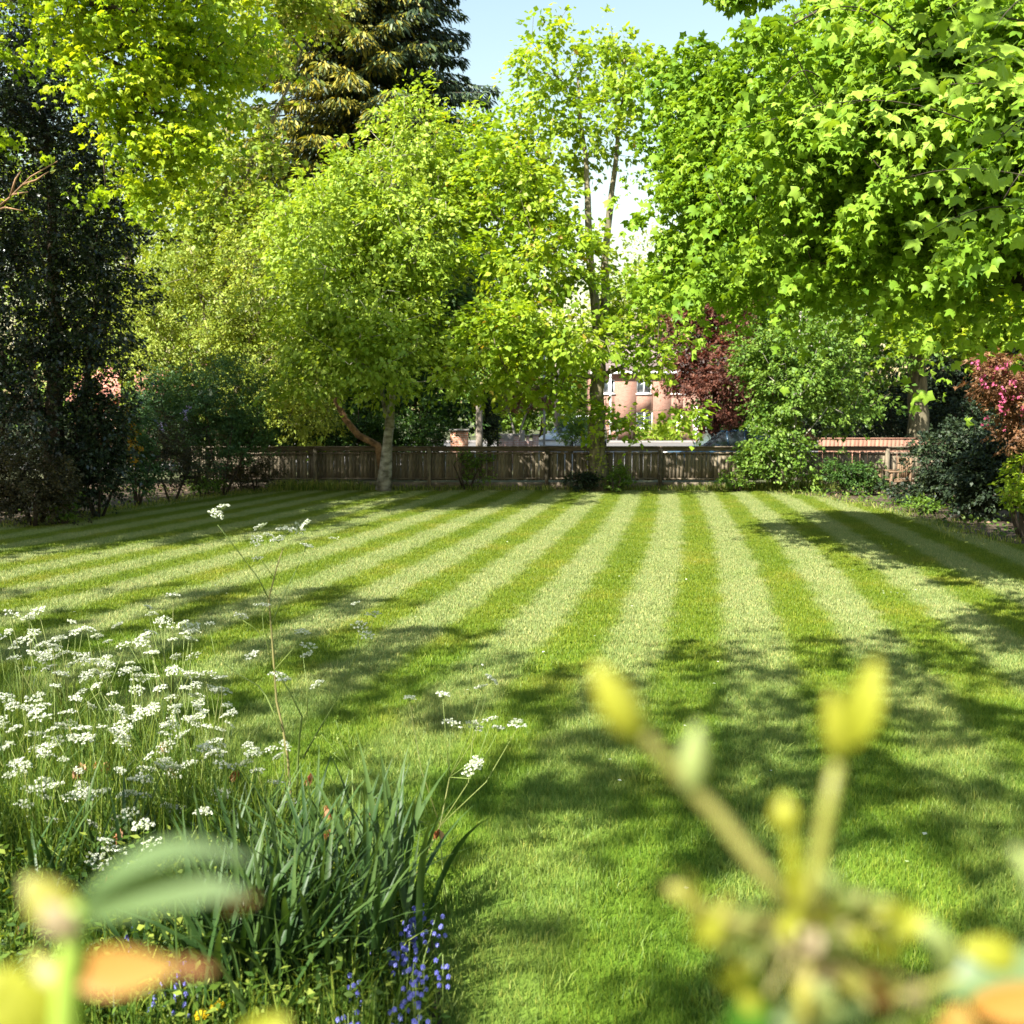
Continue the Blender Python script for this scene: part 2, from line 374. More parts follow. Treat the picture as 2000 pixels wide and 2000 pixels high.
def skeleton(mb, trunks, clumps, rng, tip=0.006, step=0.7, kexp=0.5, sides=5, up=0.8, maxr=1.0):
    """trunks: list of (pts Nx3, r0, r1); clump centres get joined to the nearest node below them"""
    nodes = []; par = []
    for pts, r0, r1 in trunks:
        pts = np.asarray(pts, float); seg = np.linalg.norm(np.diff(pts, axis=0), axis=1)
        L_ = np.concatenate([[0], np.cumsum(seg)]); m = max(3, int(L_[-1] / 0.45))
        t = np.linspace(0, L_[-1], m)
        # smooth the polyline a little
        q = np.stack([np.interp(t, L_, pts[:, i]) for i in range(3)], 1)
        for _ in range(2): q[1:-1] = (q[:-2] + 2 * q[1:-1] + q[2:]) / 4
        q[1:-1] += rng.normal(size=q[1:-1].shape) * min(r0, 0.12) * 0.15
        rad = r0 + (r1 - r0) * (t / L_[-1])
        if r0 > 0.07: rad[0] *= 1.35; rad[1] *= 1.08
        mb.tube(q, rad, k=10 if r0 > 0.08 else 6, rough=0.05, rng=rng)
        s = 1 if len(q) < 4 else len(q) // 4
        for i in range(s, len(q)): nodes.append(q[i]); par.append(-1)
    n0 = len(nodes)
    if not n0: return
    nodes = [np.array(x) for x in nodes]
    cen = np.mean(nodes, axis=0)
    arr = np.zeros((n0 + len(clumps) * 14, 3)); arr[:n0] = nodes; cnt = n0
    order = np.argsort([np.min(np.linalg.norm(arr[:n0] - c, axis=1)) for c in clumps])
    for ci in order:
        c = clumps[ci]
        d = np.linalg.norm(arr[:cnt] - c, axis=1) + up * np.maximum(0, arr[:cnt, 2] - c[2] + 0.1)
        j = int(np.argmin(d)); a = arr[j]
        dist = np.linalg.norm(c - a)
        m = int(np.clip(dist / step, 1, 13)); prev = j
        sag = rng.normal(size=3) * dist * 0.06
        for k in range(1, m + 1):
            t = k / m
            p = a + (c - a) * t + (np.array([0, 0, 0.10 * dist]) + sag) * math.sin(math.pi * t)
            arr[cnt] = p; par.append(prev); prev = cnt; cnt += 1
    par = np.array(par); num = np.zeros(cnt); kids = np.zeros(cnt, int)
    for i in range(n0, cnt): kids[par[i]] += 1
    for i in range(cnt - 1, n0 - 1, -1):
        if kids[i] == 0: num[i] = 1
        num[par[i]] += num[i] if par[i] >= 0 else 0
    r = np.minimum(tip * np.maximum(num, 1) ** kexp, maxr)
    A = arr[par[n0:]]; B = arr[n0:cnt]; rA = np.minimum(r[par[n0:]], r[n0:] * 1.35); rB = r[n0:]
    T = unit(B - A); U = unit(np.cross(T, np.array([0.3, 0.93, 0.17]))); W = np.cross(T, U)
    ang = np.arange(sides) * 2 * math.pi / sides
    ring = lambda Cc, rr: Cc[:, None, :] + rr[:, None, None] * (np.cos(ang)[None, :, None] * U[:, None, :] + np.sin(ang)[None, :, None] * W[:, None, :])
    V = np.concatenate([ring(A, rA), ring(B + T * rB[:, None] * 0.3, rB)], 1)
    j = np.arange(sides); j2 = (j + 1) % sides
    f = np.stack([j, j2, sides + j2, sides + j], -1)
    Fq = (f[None] + (np.arange(len(A)) * 2 * sides)[:, None, None]).reshape(-1, 4)
    mb.add(V.reshape(-1, 3), Fq)

def leaf_clumps(mb, cl, outd, rng, per, rc, size, tmpl, flat=0.5, droop=0.15, upb=0.9, hang=0.3, wid=1.0, jit=0.25):
    n = len(cl)
    cnt = np.maximum(3, (per * (0.5 + rng.random(n))).astype(int))
    idx = np.repeat(np.arange(n), cnt); m = len(idx)
    rcs = rc * (0.6 + 0.8 * rng.random(n))
    ks = 6
    sub = rng.normal(size=(n, ks, 3)) * 0.62 * np.array([1, 1, flat])
    off = sub[idx, rng.integers(ks, size=m)] + rng.normal(size=(m, 3)) * np.array([.18, .18, .11])
    off = off * rcs[idx][:, None]
    off[:, 2] -= droop * (off[:, 0] ** 2 + off[:, 1] ** 2) / (rcs[idx] + 1e-6)
    C = cl[idx] + off
    O = outd[idx]
    Nn = np.array([0, 0, upb]) + 0.45 * O + 0.55 * rng.normal(size=(m, 3))
    D = unit(off * np.array([1, 1, .3])) * 0.7 + O * 0.5 + rng.normal(size=(m, 3)) * 0.5 + np.array([0, 0, -hang])
    base = rng.random(n)
    A = 0.55 * base[idx] + 0.45 * rng.random(m) + jit * (rng.random(m) - .5)
    S = size * (0.5 + 0.95 * rng.random(m))
    place(mb, tmpl, C, D, Nn, S, A, wid)

def tree(name, label, cat, base, trunks, blobs, n, per, rc, size, leaf, bark, seed, tmpl=T_OV, flat=0.5, droop=0.15, inner=0.3,
         tip=0.006, group=None, hang=0.3, upb=0.9, world=False, extra=None, frac=1.0, crown='crown', keep=None, kexp=0.5, wid=1.0, woody='trunk'):
    rng = np.random.default_rng(seed)
    root = thing(name, label, cat, tuple(base), group)
    if world: cl, od = sample_world(blobs, n, rng, inner)
    else: cl, od = sample_blobs(blobs, n, rng, inner)
    ok = cl[:, 2] > 0.12; cl, od = cl[ok], od[ok]
    if keep is not None:
        ok = keep(cl); cl, od = cl[ok], od[ok]
    mt = MB()
    k = int(len(cl) * frac)
    skeleton(mt, trunks, cl[:k], rng, tip=tip, kexp=kexp)
    ctr(mt, base).build(woody, M_[bark], root, smooth=True)
    ml = MB()
    leaf_clumps(ml, cl, od, rng, per, rc, size, tmpl, flat, droop, upb=upb, hang=hang, wid=wid)
    co = ctr(ml, base).build(crown, L[leaf], root)
    if extra:
        for (nm, lf, cnt, sz, bb) in extra:      # blossom: small tufts of petals on the outside of the crown
            me = MB(); c2, o2 = sample_blobs(bb, cnt, rng, 0.05)
            m = 6; idx = np.repeat(np.arange(cnt), m)
            C = c2[idx] + rng.normal(size=(cnt * m, 3)) * sz * 0.45
            place(me, T_OV, C, rng.normal(size=(cnt * m, 3)) + o2[idx], rng.normal(size=(cnt * m, 3)) + o2[idx], sz * (.6 + .6 * rng.random(cnt * m)), rng.random(cnt * m), 1.5)
            ctr(me, base).build(nm, L[lf], root)
    return root
def TR(pts, Y, r0, r1):          # trunk polyline given by photo positions at distance Y (Y may be a list)
    Ys = Y if isinstance(Y, (list, tuple)) else [Y] * len(pts)
    q = np.array([P(px, py, y) for (px, py), y in zip(pts, Ys)])
    return (q, r0, r1)

# ------------------------------------------------------------------ SETTING: ground, lawn, road
def sheet(name, poly, z, mat, kind='structure'):
    me = bpy.data.meshes.new(name); me.from_pydata([(x, y, z) for x, y in poly], [], [tuple(range(len(poly)))]); me.materials.append(mat)
    o = bpy.data.objects.new(name, me); COL.objects.link(o); o['kind'] = kind; return o
sheet('ground', [(-600, -300), (600, -300), (600, 900), (-600, 900)], -0.02, M_['ground'])
left_edge = [(-20, 16.0), (-13, 17.6), (-9.6, 20.3), (-8.6, 24.0), (-7.6, 28.0), (-6.3, 29.55)]
right_edge = [(6.8, 29.6), (7.6, 28.2), (8.0, 25.6), (8.15, 23.8), (8.3, 21.5), (8.0, 19.2), (8.4, 17.6), (14, 15.5)]
lawn_poly = [(-20, -8)] + left_edge + right_edge + [(14, -8)]
sheet('lawn', lawn_poly, 0.0, M_['lawn'])
def in_lawn(x, y):
    inside = np.zeros(len(x), bool); n = len(lawn_poly)
    for i in range(n):
        x1, y1 = lawn_poly[i]; x2, y2 = lawn_poly[(i + 1) % n]
        c = ((y1 > y) != (y2 > y)) & (x < (x2 - x1) * (y - y1) / (y2 - y1 + 1e-12) + x1)
        inside ^= c
    return inside
BEDX = [(-2, -0.05), (3.6, -0.22), (4.6, -0.36), (5.2, -0.80), (5.8, -1.30), (6.5, -2.1), (7.1, -3.2), (7.5, -4.6), (8.0, -7)]
def bed_x(y): return np.interp(y, [a for a, b in BEDX], [b for a, b in BEDX], right=-30)
sheet('flower_bed_soil', [(-9, -2)] + [(b, a) for a, b in BEDX][::1] + [(-9, 8)], 0.004, M_['soil'])
sheet('border_soil', [(-40, 12)] + [(x - .05, y) for x, y in left_edge] + [(x, y) for x, y in right_edge] + [(40, 12), (40, 33), (-40, 33)], -0.008, M_['soil'])
sheet('road', [(-60, 40), (200, 40), (200, 73), (-60, 73)], -0.012, M_['road'])
kb = MB(); kb.box(-60, 200, 73.0, 73.15, -0.05, 0.12); kb.build('kerb', M_['pave'])['kind'] = 'structure'
sheet('pavement', [(-60, 73.15), (200, 73.15), (200, 76), (-60, 76)], 0.10, M_['pave'])

# mown grass: a few turf patches of real blades repeated over the lawn
def blades_mesh(name, size, n, hmin, hmax, w, seed, mat, lean=0.6):
    rng = np.random.default_rng(seed); mb = MB()
    x = (rng.random(n) - .5) * size; y = (rng.random(n) - .5) * size
    h = hmin + (hmax - hmin) * rng.random(n); a = rng.random(n) * 2 * math.pi
    ln = lean * rng.random(n) * h; la = rng.random(n) * 2 * math.pi
    w_ = w * (.7 + .6 * rng.random(n))
    dx, dy = np.cos(a) * w_ / 2, np.sin(a) * w_ / 2
    lx, ly = np.cos(la) * ln, np.sin(la) * ln
    V = np.zeros((n, 5, 3))
    V[:, 0] = np.stack([x - dx, y - dy, np.zeros(n) - .003], 1); V[:, 1] = np.stack([x + dx, y + dy, np.zeros(n) - .003], 1)
    V[:, 2] = np.stack([x + dx * .8 + lx * .35, y + dy * .8 + ly * .35, h * .6], 1); V[:, 3] = np.stack([x - dx * .8 + lx * .35, y - dy * .8 + ly * .35, h * .6], 1)
    V[:, 4] = np.stack([x + lx, y + ly, h], 1)
    k = (np.arange(n) * 5)[:, None]
    r = rng.random(n)
    mb.add(V.reshape(-1, 3), k + np.array([[0, 1, 2, 3]]), k + np.array([[3, 2, 4]]), a=r)
    return mb.mesh(name, mat)
def gn_scatter(name, pts, rot, scale, meshes, idx, label, cat='grass'):
    me = bpy.data.meshes.new(name); me.vertices.add(len(pts)); me.vertices.foreach_set("co", np.asarray(pts, np.float32).ravel())
    for nm, arr, ty in (("rotz", rot, 'FLOAT'), ("scl", scale, 'FLOAT'), ("pick", idx, 'INT')):
        at = me.attributes.new(nm, ty, 'POINT'); at.data.foreach_set("value", np.asarray(arr, np.float32 if ty == 'FLOAT' else np.int32))
    o = bpy.data.objects.new(name, me); COL.objects.link(o)
    ng = bpy.data.node_groups.new(name + "_nodes", 'GeometryNodeTree')
    ng.interface.new_socket("Geometry", in_out='INPUT', socket_type='NodeSocketGeometry')
    ng.interface.new_socket("Geometry", in_out='OUTPUT', socket_type='NodeSocketGeometry')
    gi = ng.nodes.new("NodeGroupInput"); go = ng.nodes.new("NodeGroupOutput")
    jn = ng.nodes.new("GeometryNodeJoinGeometry")
    for i, m in enumerate(meshes):
        so = bpy.data.objects.new(m.name + "_turf", m)       # source, never linked to the scene
        oi = ng.nodes.new("GeometryNodeObjectInfo"); oi.inputs["Object"].default_value = so; oi.inputs["As Instance"].default_value = True
        ip = ng.nodes.new("GeometryNodeInstanceOnPoints")
        def na(nm, ty):
            a = ng.nodes.new("GeometryNodeInputNamedAttribute"); a.data_type = ty; a.inputs["Name"].default_value = nm; return a.outputs["Attribute"]
        eq = ng.nodes.new("FunctionNodeCompare"); eq.data_type = 'INT'; eq.operation = 'EQUAL'
        ng.links.new(na("pick", 'INT'), [s for s in eq.inputs if s.name == 'A' and s.type == 'INT'][0])
        [s for s in eq.inputs if s.name == 'B' and s.type == 'INT'][0].default_value = i
        ng.links.new(eq.outputs[0], ip.inputs["Selection"])
        cx = ng.nodes.new("ShaderNodeCombineXYZ"); ng.links.new(na("rotz", 'FLOAT'), cx.inputs[2])
        ng.links.new(cx.outputs[0], ip.inputs["Rotation"]); ng.links.new(na("scl", 'FLOAT'), ip.inputs["Scale"])
        ng.links.new(gi.outputs[0], ip.inputs["Points"]); ng.links.new(oi.outputs["Geometry"], ip.inputs["Instance"])
        ng.links.new(ip.outputs[0], jn.inputs[0])
    ng.links.new(jn.outputs[0], go.inputs[0])
    md = o.modifiers.new("scatter", 'NODES'); md.node_group = ng
    tag(o, label, cat, kind='stuff'); return o
near = [blades_mesh(f"turf_near_{i}", 0.27, 620, .022, .050, .0034, 10 + i, M_['blade'], 0.9) for i in range(4)]
far = [blades_mesh(f"turf_far_{i}", 0.54, 1150, .022, .042, .0065, 20 + i, M_['blade'], 0.8) for i in range(3)]
rng = np.random.default_rng(3)
pts = []; idx = []; 
for (s, y0, y1, o0, nn) in ((0.25, 3.0, 9.0, 0, 4), (0.5, 9.0, 29.8, 4, 3)):
    yy = np.arange(y0, y1, s); 
    for y in yy:
        hw = 0.47 * y + 1.6
        xx = np.arange(-hw, hw, s); 
        ok = in_lawn(xx, np.full(len(xx), y)) & (xx > bed_x(y) - .1)
        for x in xx[ok]:
            pts.append((x, y, 0)); idx.append(o0 + rng.integers(nn))
n = len(pts)
gn_scatter('grass', pts, rng.integers(0, 4, n) * math.pi / 2, np.ones(n), near + far, idx, 'short mown grass striped light and dark across the lawn')
# longer tufts in the foreground lawn
tufts = [blades_mesh(f"turf_tuft_{i}", 0.10, 60, .04, .085, .0045, 40 + i, M_['blade'], 1.2) for i in range(2)]
n = 420; ty = 3.4 + 6 * rng.random(n) ** 1.5; tx = (rng.random(n) * 2 - 1) * (0.47 * ty + .5); ok = tx > bed_x(ty)
tx, ty = tx[ok], ty[ok]; n = len(tx)
gn_scatter('grass_tufts', np.stack([tx, ty, 0 * tx], 1), rng.random(n) * 6.28, .5 + .6 * rng.random(n), tufts, rng.integers(0, 2, n), 'slightly longer grass tufts in the near shaded lawn')

# fallen petals and daisies on the lawn
mb = MB(); n = 90; py_ = 4.5 + 22 * rng.random(n); pxx = (rng.random(n) * 2 - 1) * 0.42 * py_; ok = pxx > bed_x(py_) + .2; pxx, py_ = pxx[ok], py_[ok]
a_, b_ = G(1740, 1165)[:2]; pxx = np.append(pxx, a_ + rng.normal(size=5) * .07); py_ = np.append(py_, b_ + rng.normal(size=5) * .07)
n = len(pxx); C = np.stack([pxx, py_, np.full(n, .045)], 1)
place(mb, T_OV, C, rng.normal(size=(n, 3)) * np.array([1, 1, .2]), np.tile([0, 0, 1.], (n, 1)), .018 + .014 * rng.random(n), rng.random(n), 1.6)
tag(mb.build('fallen_petals', L['whitefl']), 'tiny white petals scattered on the striped lawn', 'petals', kind='stuff')

# ------------------------------------------------------------------ BACK FENCE
FY = 30.3; FX0, FX1 = gx(372, FY), gx(1872, FY)
fence = thing('garden_fence', 'long low weathered wooden fence along the far end of the lawn', 'fence', (0, FY, 0))
nb = 205; bw = (FX1 - FX0) / nb
mbs = []
for k in range(4):
    mb = MB(); w = bw * 0.492; dz = (0.0, .008, -.006, .003)[k]
    mb.box(-w, w, -.008, .008, .27, 1.045 + dz); mbs.append(mb.mesh('board', M_['wood_fence']))
rd = random.Random(5)
for i in range(nb):
    o = bpy.data.objects.new('board', mbs[i % 4]); COL.objects.link(o); o.parent = fence
    o.location = (FX0 + (i + .5) * bw, rd.uniform(-.004, .004), rd.uniform(-.02, .008)); o.rotation_euler = (0, rd.uniform(-.018, .018), rd.uniform(-.09, .09))
posts = [gx(p, FY) for p in (398, 615, 838, 1068, 1290, 1512, 1735, 1868)]
for k, x in enumerate(posts):
    mb = MB(); mb.box(-.05, .05, -.12, -.025, 0, 1.13)
    o = mb.build('post', M_['wood_fence'], fence); o.location = (x, 0, 0); o.rotation_euler = (0, rd.uniform(-.01, .01), 0)
segs = [FX0] + posts[1:-1] + [FX1]
for a, b in zip(segs[:-1], segs[1:]):
    for nm, z0, z1, y0, y1 in (('capping', 1.165, 1.195, -.09, .07), ('top_rail', 1.058, 1.162, -.035, .012), ('rail', .985, 1.015, -.05, -.014), ('rail', .285, .325, -.055, -.014), ('gravel_board', .02, .20, -.03, .02)):
        mb = MB(); mb.box(a + .004, b - .004, y0, y1, z0, z1)
        o = mb.build(nm, M_['wood_rail'], fence); o.rotation_euler = (0, rd.uniform(-.0015, .0015), 0)

# terracotta fence beyond, on the right
red = thing('neighbour_fence', 'pinkish terracotta slatted fence sunlit beyond the right end of the dark fence', 'fence', (0, 33.5, 0))
x0, x1 = gx(1600, 33.5), gx(1872, 33.5); nb = 34
mb = MB(); bw = (x1 - x0) / nb; mb.box(-bw * .46, bw * .46, -.01, .01, 0, 1.29); bm_ = mb.mesh('board', M_['wood_red'])
for i in range(nb):
    o = bpy.data.objects.new('board', bm_); COL.objects.link(o); o.parent = red; o.location = (x0 + (i + .5) * bw, 0, rd.uniform(-.006, .006))
mb = MB(); mb.box(x0, x1, -.03, .03, 1.31, 1.345); mb.build('capping', M_['wood_red'], red)

# ------------------------------------------------------------------ BRICK HOUSE
HY = 79.0
def hx(px): return gx(px, HY)
house = thing('brick_house', 'two storey pinkish brick house with white windows seen behind the tall maple trunk', 'house', (hx(1280), HY, 0))
OX = hx(1280); OY = HY
def hb(name, mat, *boxes, parent=house):
    mb = MB()
    for b in boxes: mb.box(b[0] - OX, b[1] - OX, b[2] - OY, b[3] - OY, b[4], b[5])
    return mb.build(name, mat, parent)
WX0, WX1 = hx(1158), hx(1450); EAV = 4.75
wins = [(1243, 1272, 3.35, 4.35), (1311, 1340, 3.35, 4.35), (1243, 1275, 0.85, 2.05), (1400, 1430, 3.35, 4.35), (1178, 1200, 3.35, 4.35)]
# front wall built round its openings
xs = sorted(set([WX0, WX1] + [hx(w[0]) for w in wins] + [hx(w[1]) for w in wins] + [hx(1320), hx(1334)]))
ops = [(hx(a), hx(b), c, d) for a, b, c, d in wins] + [(hx(1320), hx(1334), 0, 2.05)]
boxes = []
for a, b in zip(xs[:-1], xs[1:]):
    hs = sorted([(c, d) for (p, q, c, d) in ops if p <= a + 1e-6 and q >= b - 1e-6]); z = 0
    for c, d in hs:
        if c > z: boxes.append((a, b, HY, HY + .3, z, c))
        z = d
    boxes.append((a, b, HY, HY + .3, z, EAV))
boxes += [(WX0, WX0 + .3, HY + .3, HY + 7, 0, EAV), (WX1 - .3, WX1, HY + .3, HY + 7, 0, EAV), (WX0, WX1, HY + 7, HY + 7.3, 0, EAV)]
hb('wall', M_['brick'], *boxes)
for (a, b, c, d) in [(hx(w[0]), hx(w[1]), w[2], w[3]) for w in wins]:
    t = .07
    w = hb('window', M_['white'], (a, a + t, HY + .06, HY + .14, c, d), (b - t, b, HY + .06, HY + .14, c, d), (a + t, b - t, HY + .06, HY + .14, d - t, d), (a + t, b - t, HY + .06, HY + .14, c, c + t),
           ((a + b) / 2 - .05, (a + b) / 2 + .05, HY + .05, HY + .14, c + t, d - t))
    hb('pane', M_['glass'], (a + t, b - t, HY + .10, HY + .115, c + t, d - t), parent=w)
    hb('sill', M_['white'], (a - .05, b + .05, HY - .08, HY + .05, c - .09, c - .002), parent=w)
hb('door', M_['white'], (hx(1320) + .01, hx(1334) - .01, HY + .08, HY + .14, 0, 2.04))
hb('gutter', M_['white'], (WX0 - .2, WX1 + .2, HY - .42, HY - .30, EAV, EAV + .12))
hb('fascia', M_['white'], (WX0 - .2, WX1 + .2, HY - .28, HY - .22, EAV - .04, EAV + .16))
rm = MB(); a, b = WX0 - OX - .25, WX1 - OX + .25; y0, y1 = -.30, 7.6
rm.add([(a, y0, EAV + .1), (b, y0, EAV + .1), (b - 2.4, 3.6, EAV + 3.0), (a + 2.4, 3.6, EAV + 3.0), (a, y1, EAV + .1), (b, y1, EAV + .1)], [(0, 1, 2, 3), (5, 4, 3, 2), (0, 4, 5, 1)], [(4, 0, 3), (1, 5, 2)])
roof = rm.build('roof', M_['roof_grey'], house)
ch = MB(); ch.box(hx(1300) - OX, hx(1318) - OX, 3.0, 4.1, EAV + 2.2, EAV + 4.0); ch.build('chimney', M_['brick'], roof)
# white porch with dark panel
bay = hb('porch', M_['white'], (hx(1352), hx(1380), HY - 1.1, HY - .003, 0.0, 2.5)); hb('pane', M_['glass'], (hx(1362), hx(1370), HY - 1.13, HY - 1.103, 1.0, 1.9), parent=bay)

# garden walls and things by the road
def simple(name, label, cat, loc, builds, group=None):
    t = thing(name, label, cat, loc, group)
    for nm, mat, fn in builds:
        mb = MB(); fn(mb); mb.build(nm, mat, t)
    return t
wy = 76.2
x0, x1 = gx(1165, wy), gx(1228, wy)
simple('brick_wall', 'tall pinkish brick garden wall left of the house beyond the road', 'wall', (x0, wy, 0), [
    ('wall', M_['brick'], lambda m: m.box(0, x1 - x0, 0, .23, 0, 1.02)), ('coping', M_['brick_orange'], lambda m: m.box(-.02, x1 - x0 + .02, -.03, .26, 1.023, 1.09))])
x2, x3 = gx(1243, wy), gx(1342, wy)
simple('brick_wall', 'low brick garden wall in front of the house door', 'wall', (x2, wy, 0), [
    ('wall', M_['brick'], lambda m: m.box(0, x3 - x2, 0, .23, 0, .62)), ('coping', M_['brick_orange'], lambda m: m.box(-.02, x3 - x2 + .02, -.03, .26, .623, .69))])
simple('sign_board', 'blank white sign board on a post by the brick garden wall', 'sign', (gx(1205, 75), 75, 0), [
    ('post', M_['metal'], lambda m: m.box(-.04, .04, 0, .05, 0, .75)), ('panel', M_['white'], lambda m: m.box(-.28, .28, -.03, -.003, .72, 1.12))])
def gate(m):
    for i in range(5): m.box(i * .16, i * .16 + .12, 0, .04, .08, .95)
simple('garden_gate', 'dark wooden gate between the two brick garden walls', 'gate', (gx(1229, wy) + .02, wy + .1, 0), [('board', M_['bark_dark'], gate), ('rail', M_['bark_dark'], lambda m: (m.box(0, .76, .045, .08, .25, .33), m.box(0, .76, .045, .08, .72, .80)))])
# pale pink wall with piers
py0 = 45.0
w = thing('piered_wall', 'pale pink brick wall with square piers across the road left of the lamp posts', 'wall', (gx(1000, py0), py0, 0))
def rel(px): return gx(px, py0) - gx(1000, py0)
for a, b, h in ((972, 983, 1.02), (1003, 1014, 1.15), (1028, 1034, 1.1), (1040, 1052, 1.15)):
    mb = MB(); mb.box(rel(a), rel(b), -.03, .22, 0, h); o = mb.build('pier', M_['brick_pink'], w)
    mb = MB(); mb.box(rel(a) - .03, rel(b) + .03, -.06, .25, h + .003, h + .06); mb.build('cap', M_['concrete'], o)
for a, b in ((983, 1003), (1014, 1028), (1034, 1040)):
    mb = MB(); mb.box(rel(a), rel(b), .02, .20, 0, .93); o = mb.build('panel', M_['brick_pink'], w)
mb = MB(); mb.box(rel(974), rel(1004), 3.2, 3.4, 0, 1.15); mb.box(rel(1016), rel(1027), 3.2, 3.4, 0, 1.3); mb.build('rear_wall', M_['concrete'], w)
simple('brick_pier', 'orange brick gate pier just beyond the fence left of the concrete post', 'pier', (gx(897, 38), 38, 0), [
    ('shaft', M_['brick_orange'], lambda m: m.box(-.30, .30, -.2, .2, 0, 1.46)), ('cap', M_['concrete'], lambda m: m.box(-.34, .34, -.24, .24, 1.463, 1.53))])

def pole(name, label, px, py_top, Y, w, mat, arm=None, cat='post'):
    z = P(px, py_top, Y)[2]; t = thing(name, label, cat, (gx(px, Y), Y, 0))
    mb = MB(); mb.tube([(0, 0, 0), (0, 0, z * .5), (0, 0, z)], [w / 2, w / 2 * .92, w / 2 * .8], k=10); mb.build('pole', mat, t, smooth=True)
    if arm:
        mb = MB(); mb.box(-arm / 2, arm / 2, -.06 - w / 2, -w / 2 - .003, z - .45, z - .36); o = mb.build('cross_arm', M_['bark_grey'], t)
        for s in (-.45, .45):
            mb = MB(); mb.tube([(s * arm, -.09 - w / 2 + .06, z - .36), (s * arm, -.09 - w / 2 + .06, z - .24)], .035, k=6); mb.build('insulator', M_['white'], o)
    return t, z
pole('concrete_post', 'thick pale concrete post rising behind the fence left of the dark cypress', 936, 772, 36, .26, M_['post_tan'])
pole('telegraph_pole', 'grey wooden telegraph pole with a short cross arm', 1088, 688, 60, .30, M_['post_tan'], 1.2, 'telegraph pole')
t, z = pole('lamp_post', 'slim grey steel lamp post left of the telegraph pole', 1063, 655, 48, .11, M_['metal'], cat='lamp post')
mb = MB(); mb.tube([(0, 0, z - .02), (.15, -.2, z + .16), (.3, -.9, z + .22)], .03, k=6); mb.build('bracket', M_['metal'], t)
mb = MB(); mb.box(.2, .42, -1.45, -.88, z + .17, z + .27); mb.build('lamp_head', M_['metal'], t)
t, z = pole('sign_post', 'thin white post standing in front of the brick house beside the maple trunk', 1192, 716, 74, .15, M_['white'])
mb = MB(); mb.box(-.17, .17, -.13, .13, z - 3.75, z - 3.69); mb.build('collar', M_['white'], t)

# red roofed outbuilding, left
ox, oy = gx(238, 46), 46
ob = thing('outbuilding', 'low outbuilding with a terracotta tiled roof glimpsed between the left shrubs', 'building', (ox, oy, 0))
mb = MB(); mb.box(-2.0, 2.6, 0, 5, 0, 2.6); mb.build('wall', M_['brick_orange'], ob)
mb = MB(); mb.add([(-2.3, -.3, 2.55), (2.9, -.3, 2.55), (2.9, 2.5, 4.2), (-2.3, 2.5, 4.2), (-2.3, 5.3, 2.55), (2.9, 5.3, 2.55)], [(0, 1, 2, 3), (3, 2, 5, 4), (0, 4, 5, 1)], [(0, 3, 4), (1, 5, 2)]); mb.build('roof', M_['roof_red'], ob)

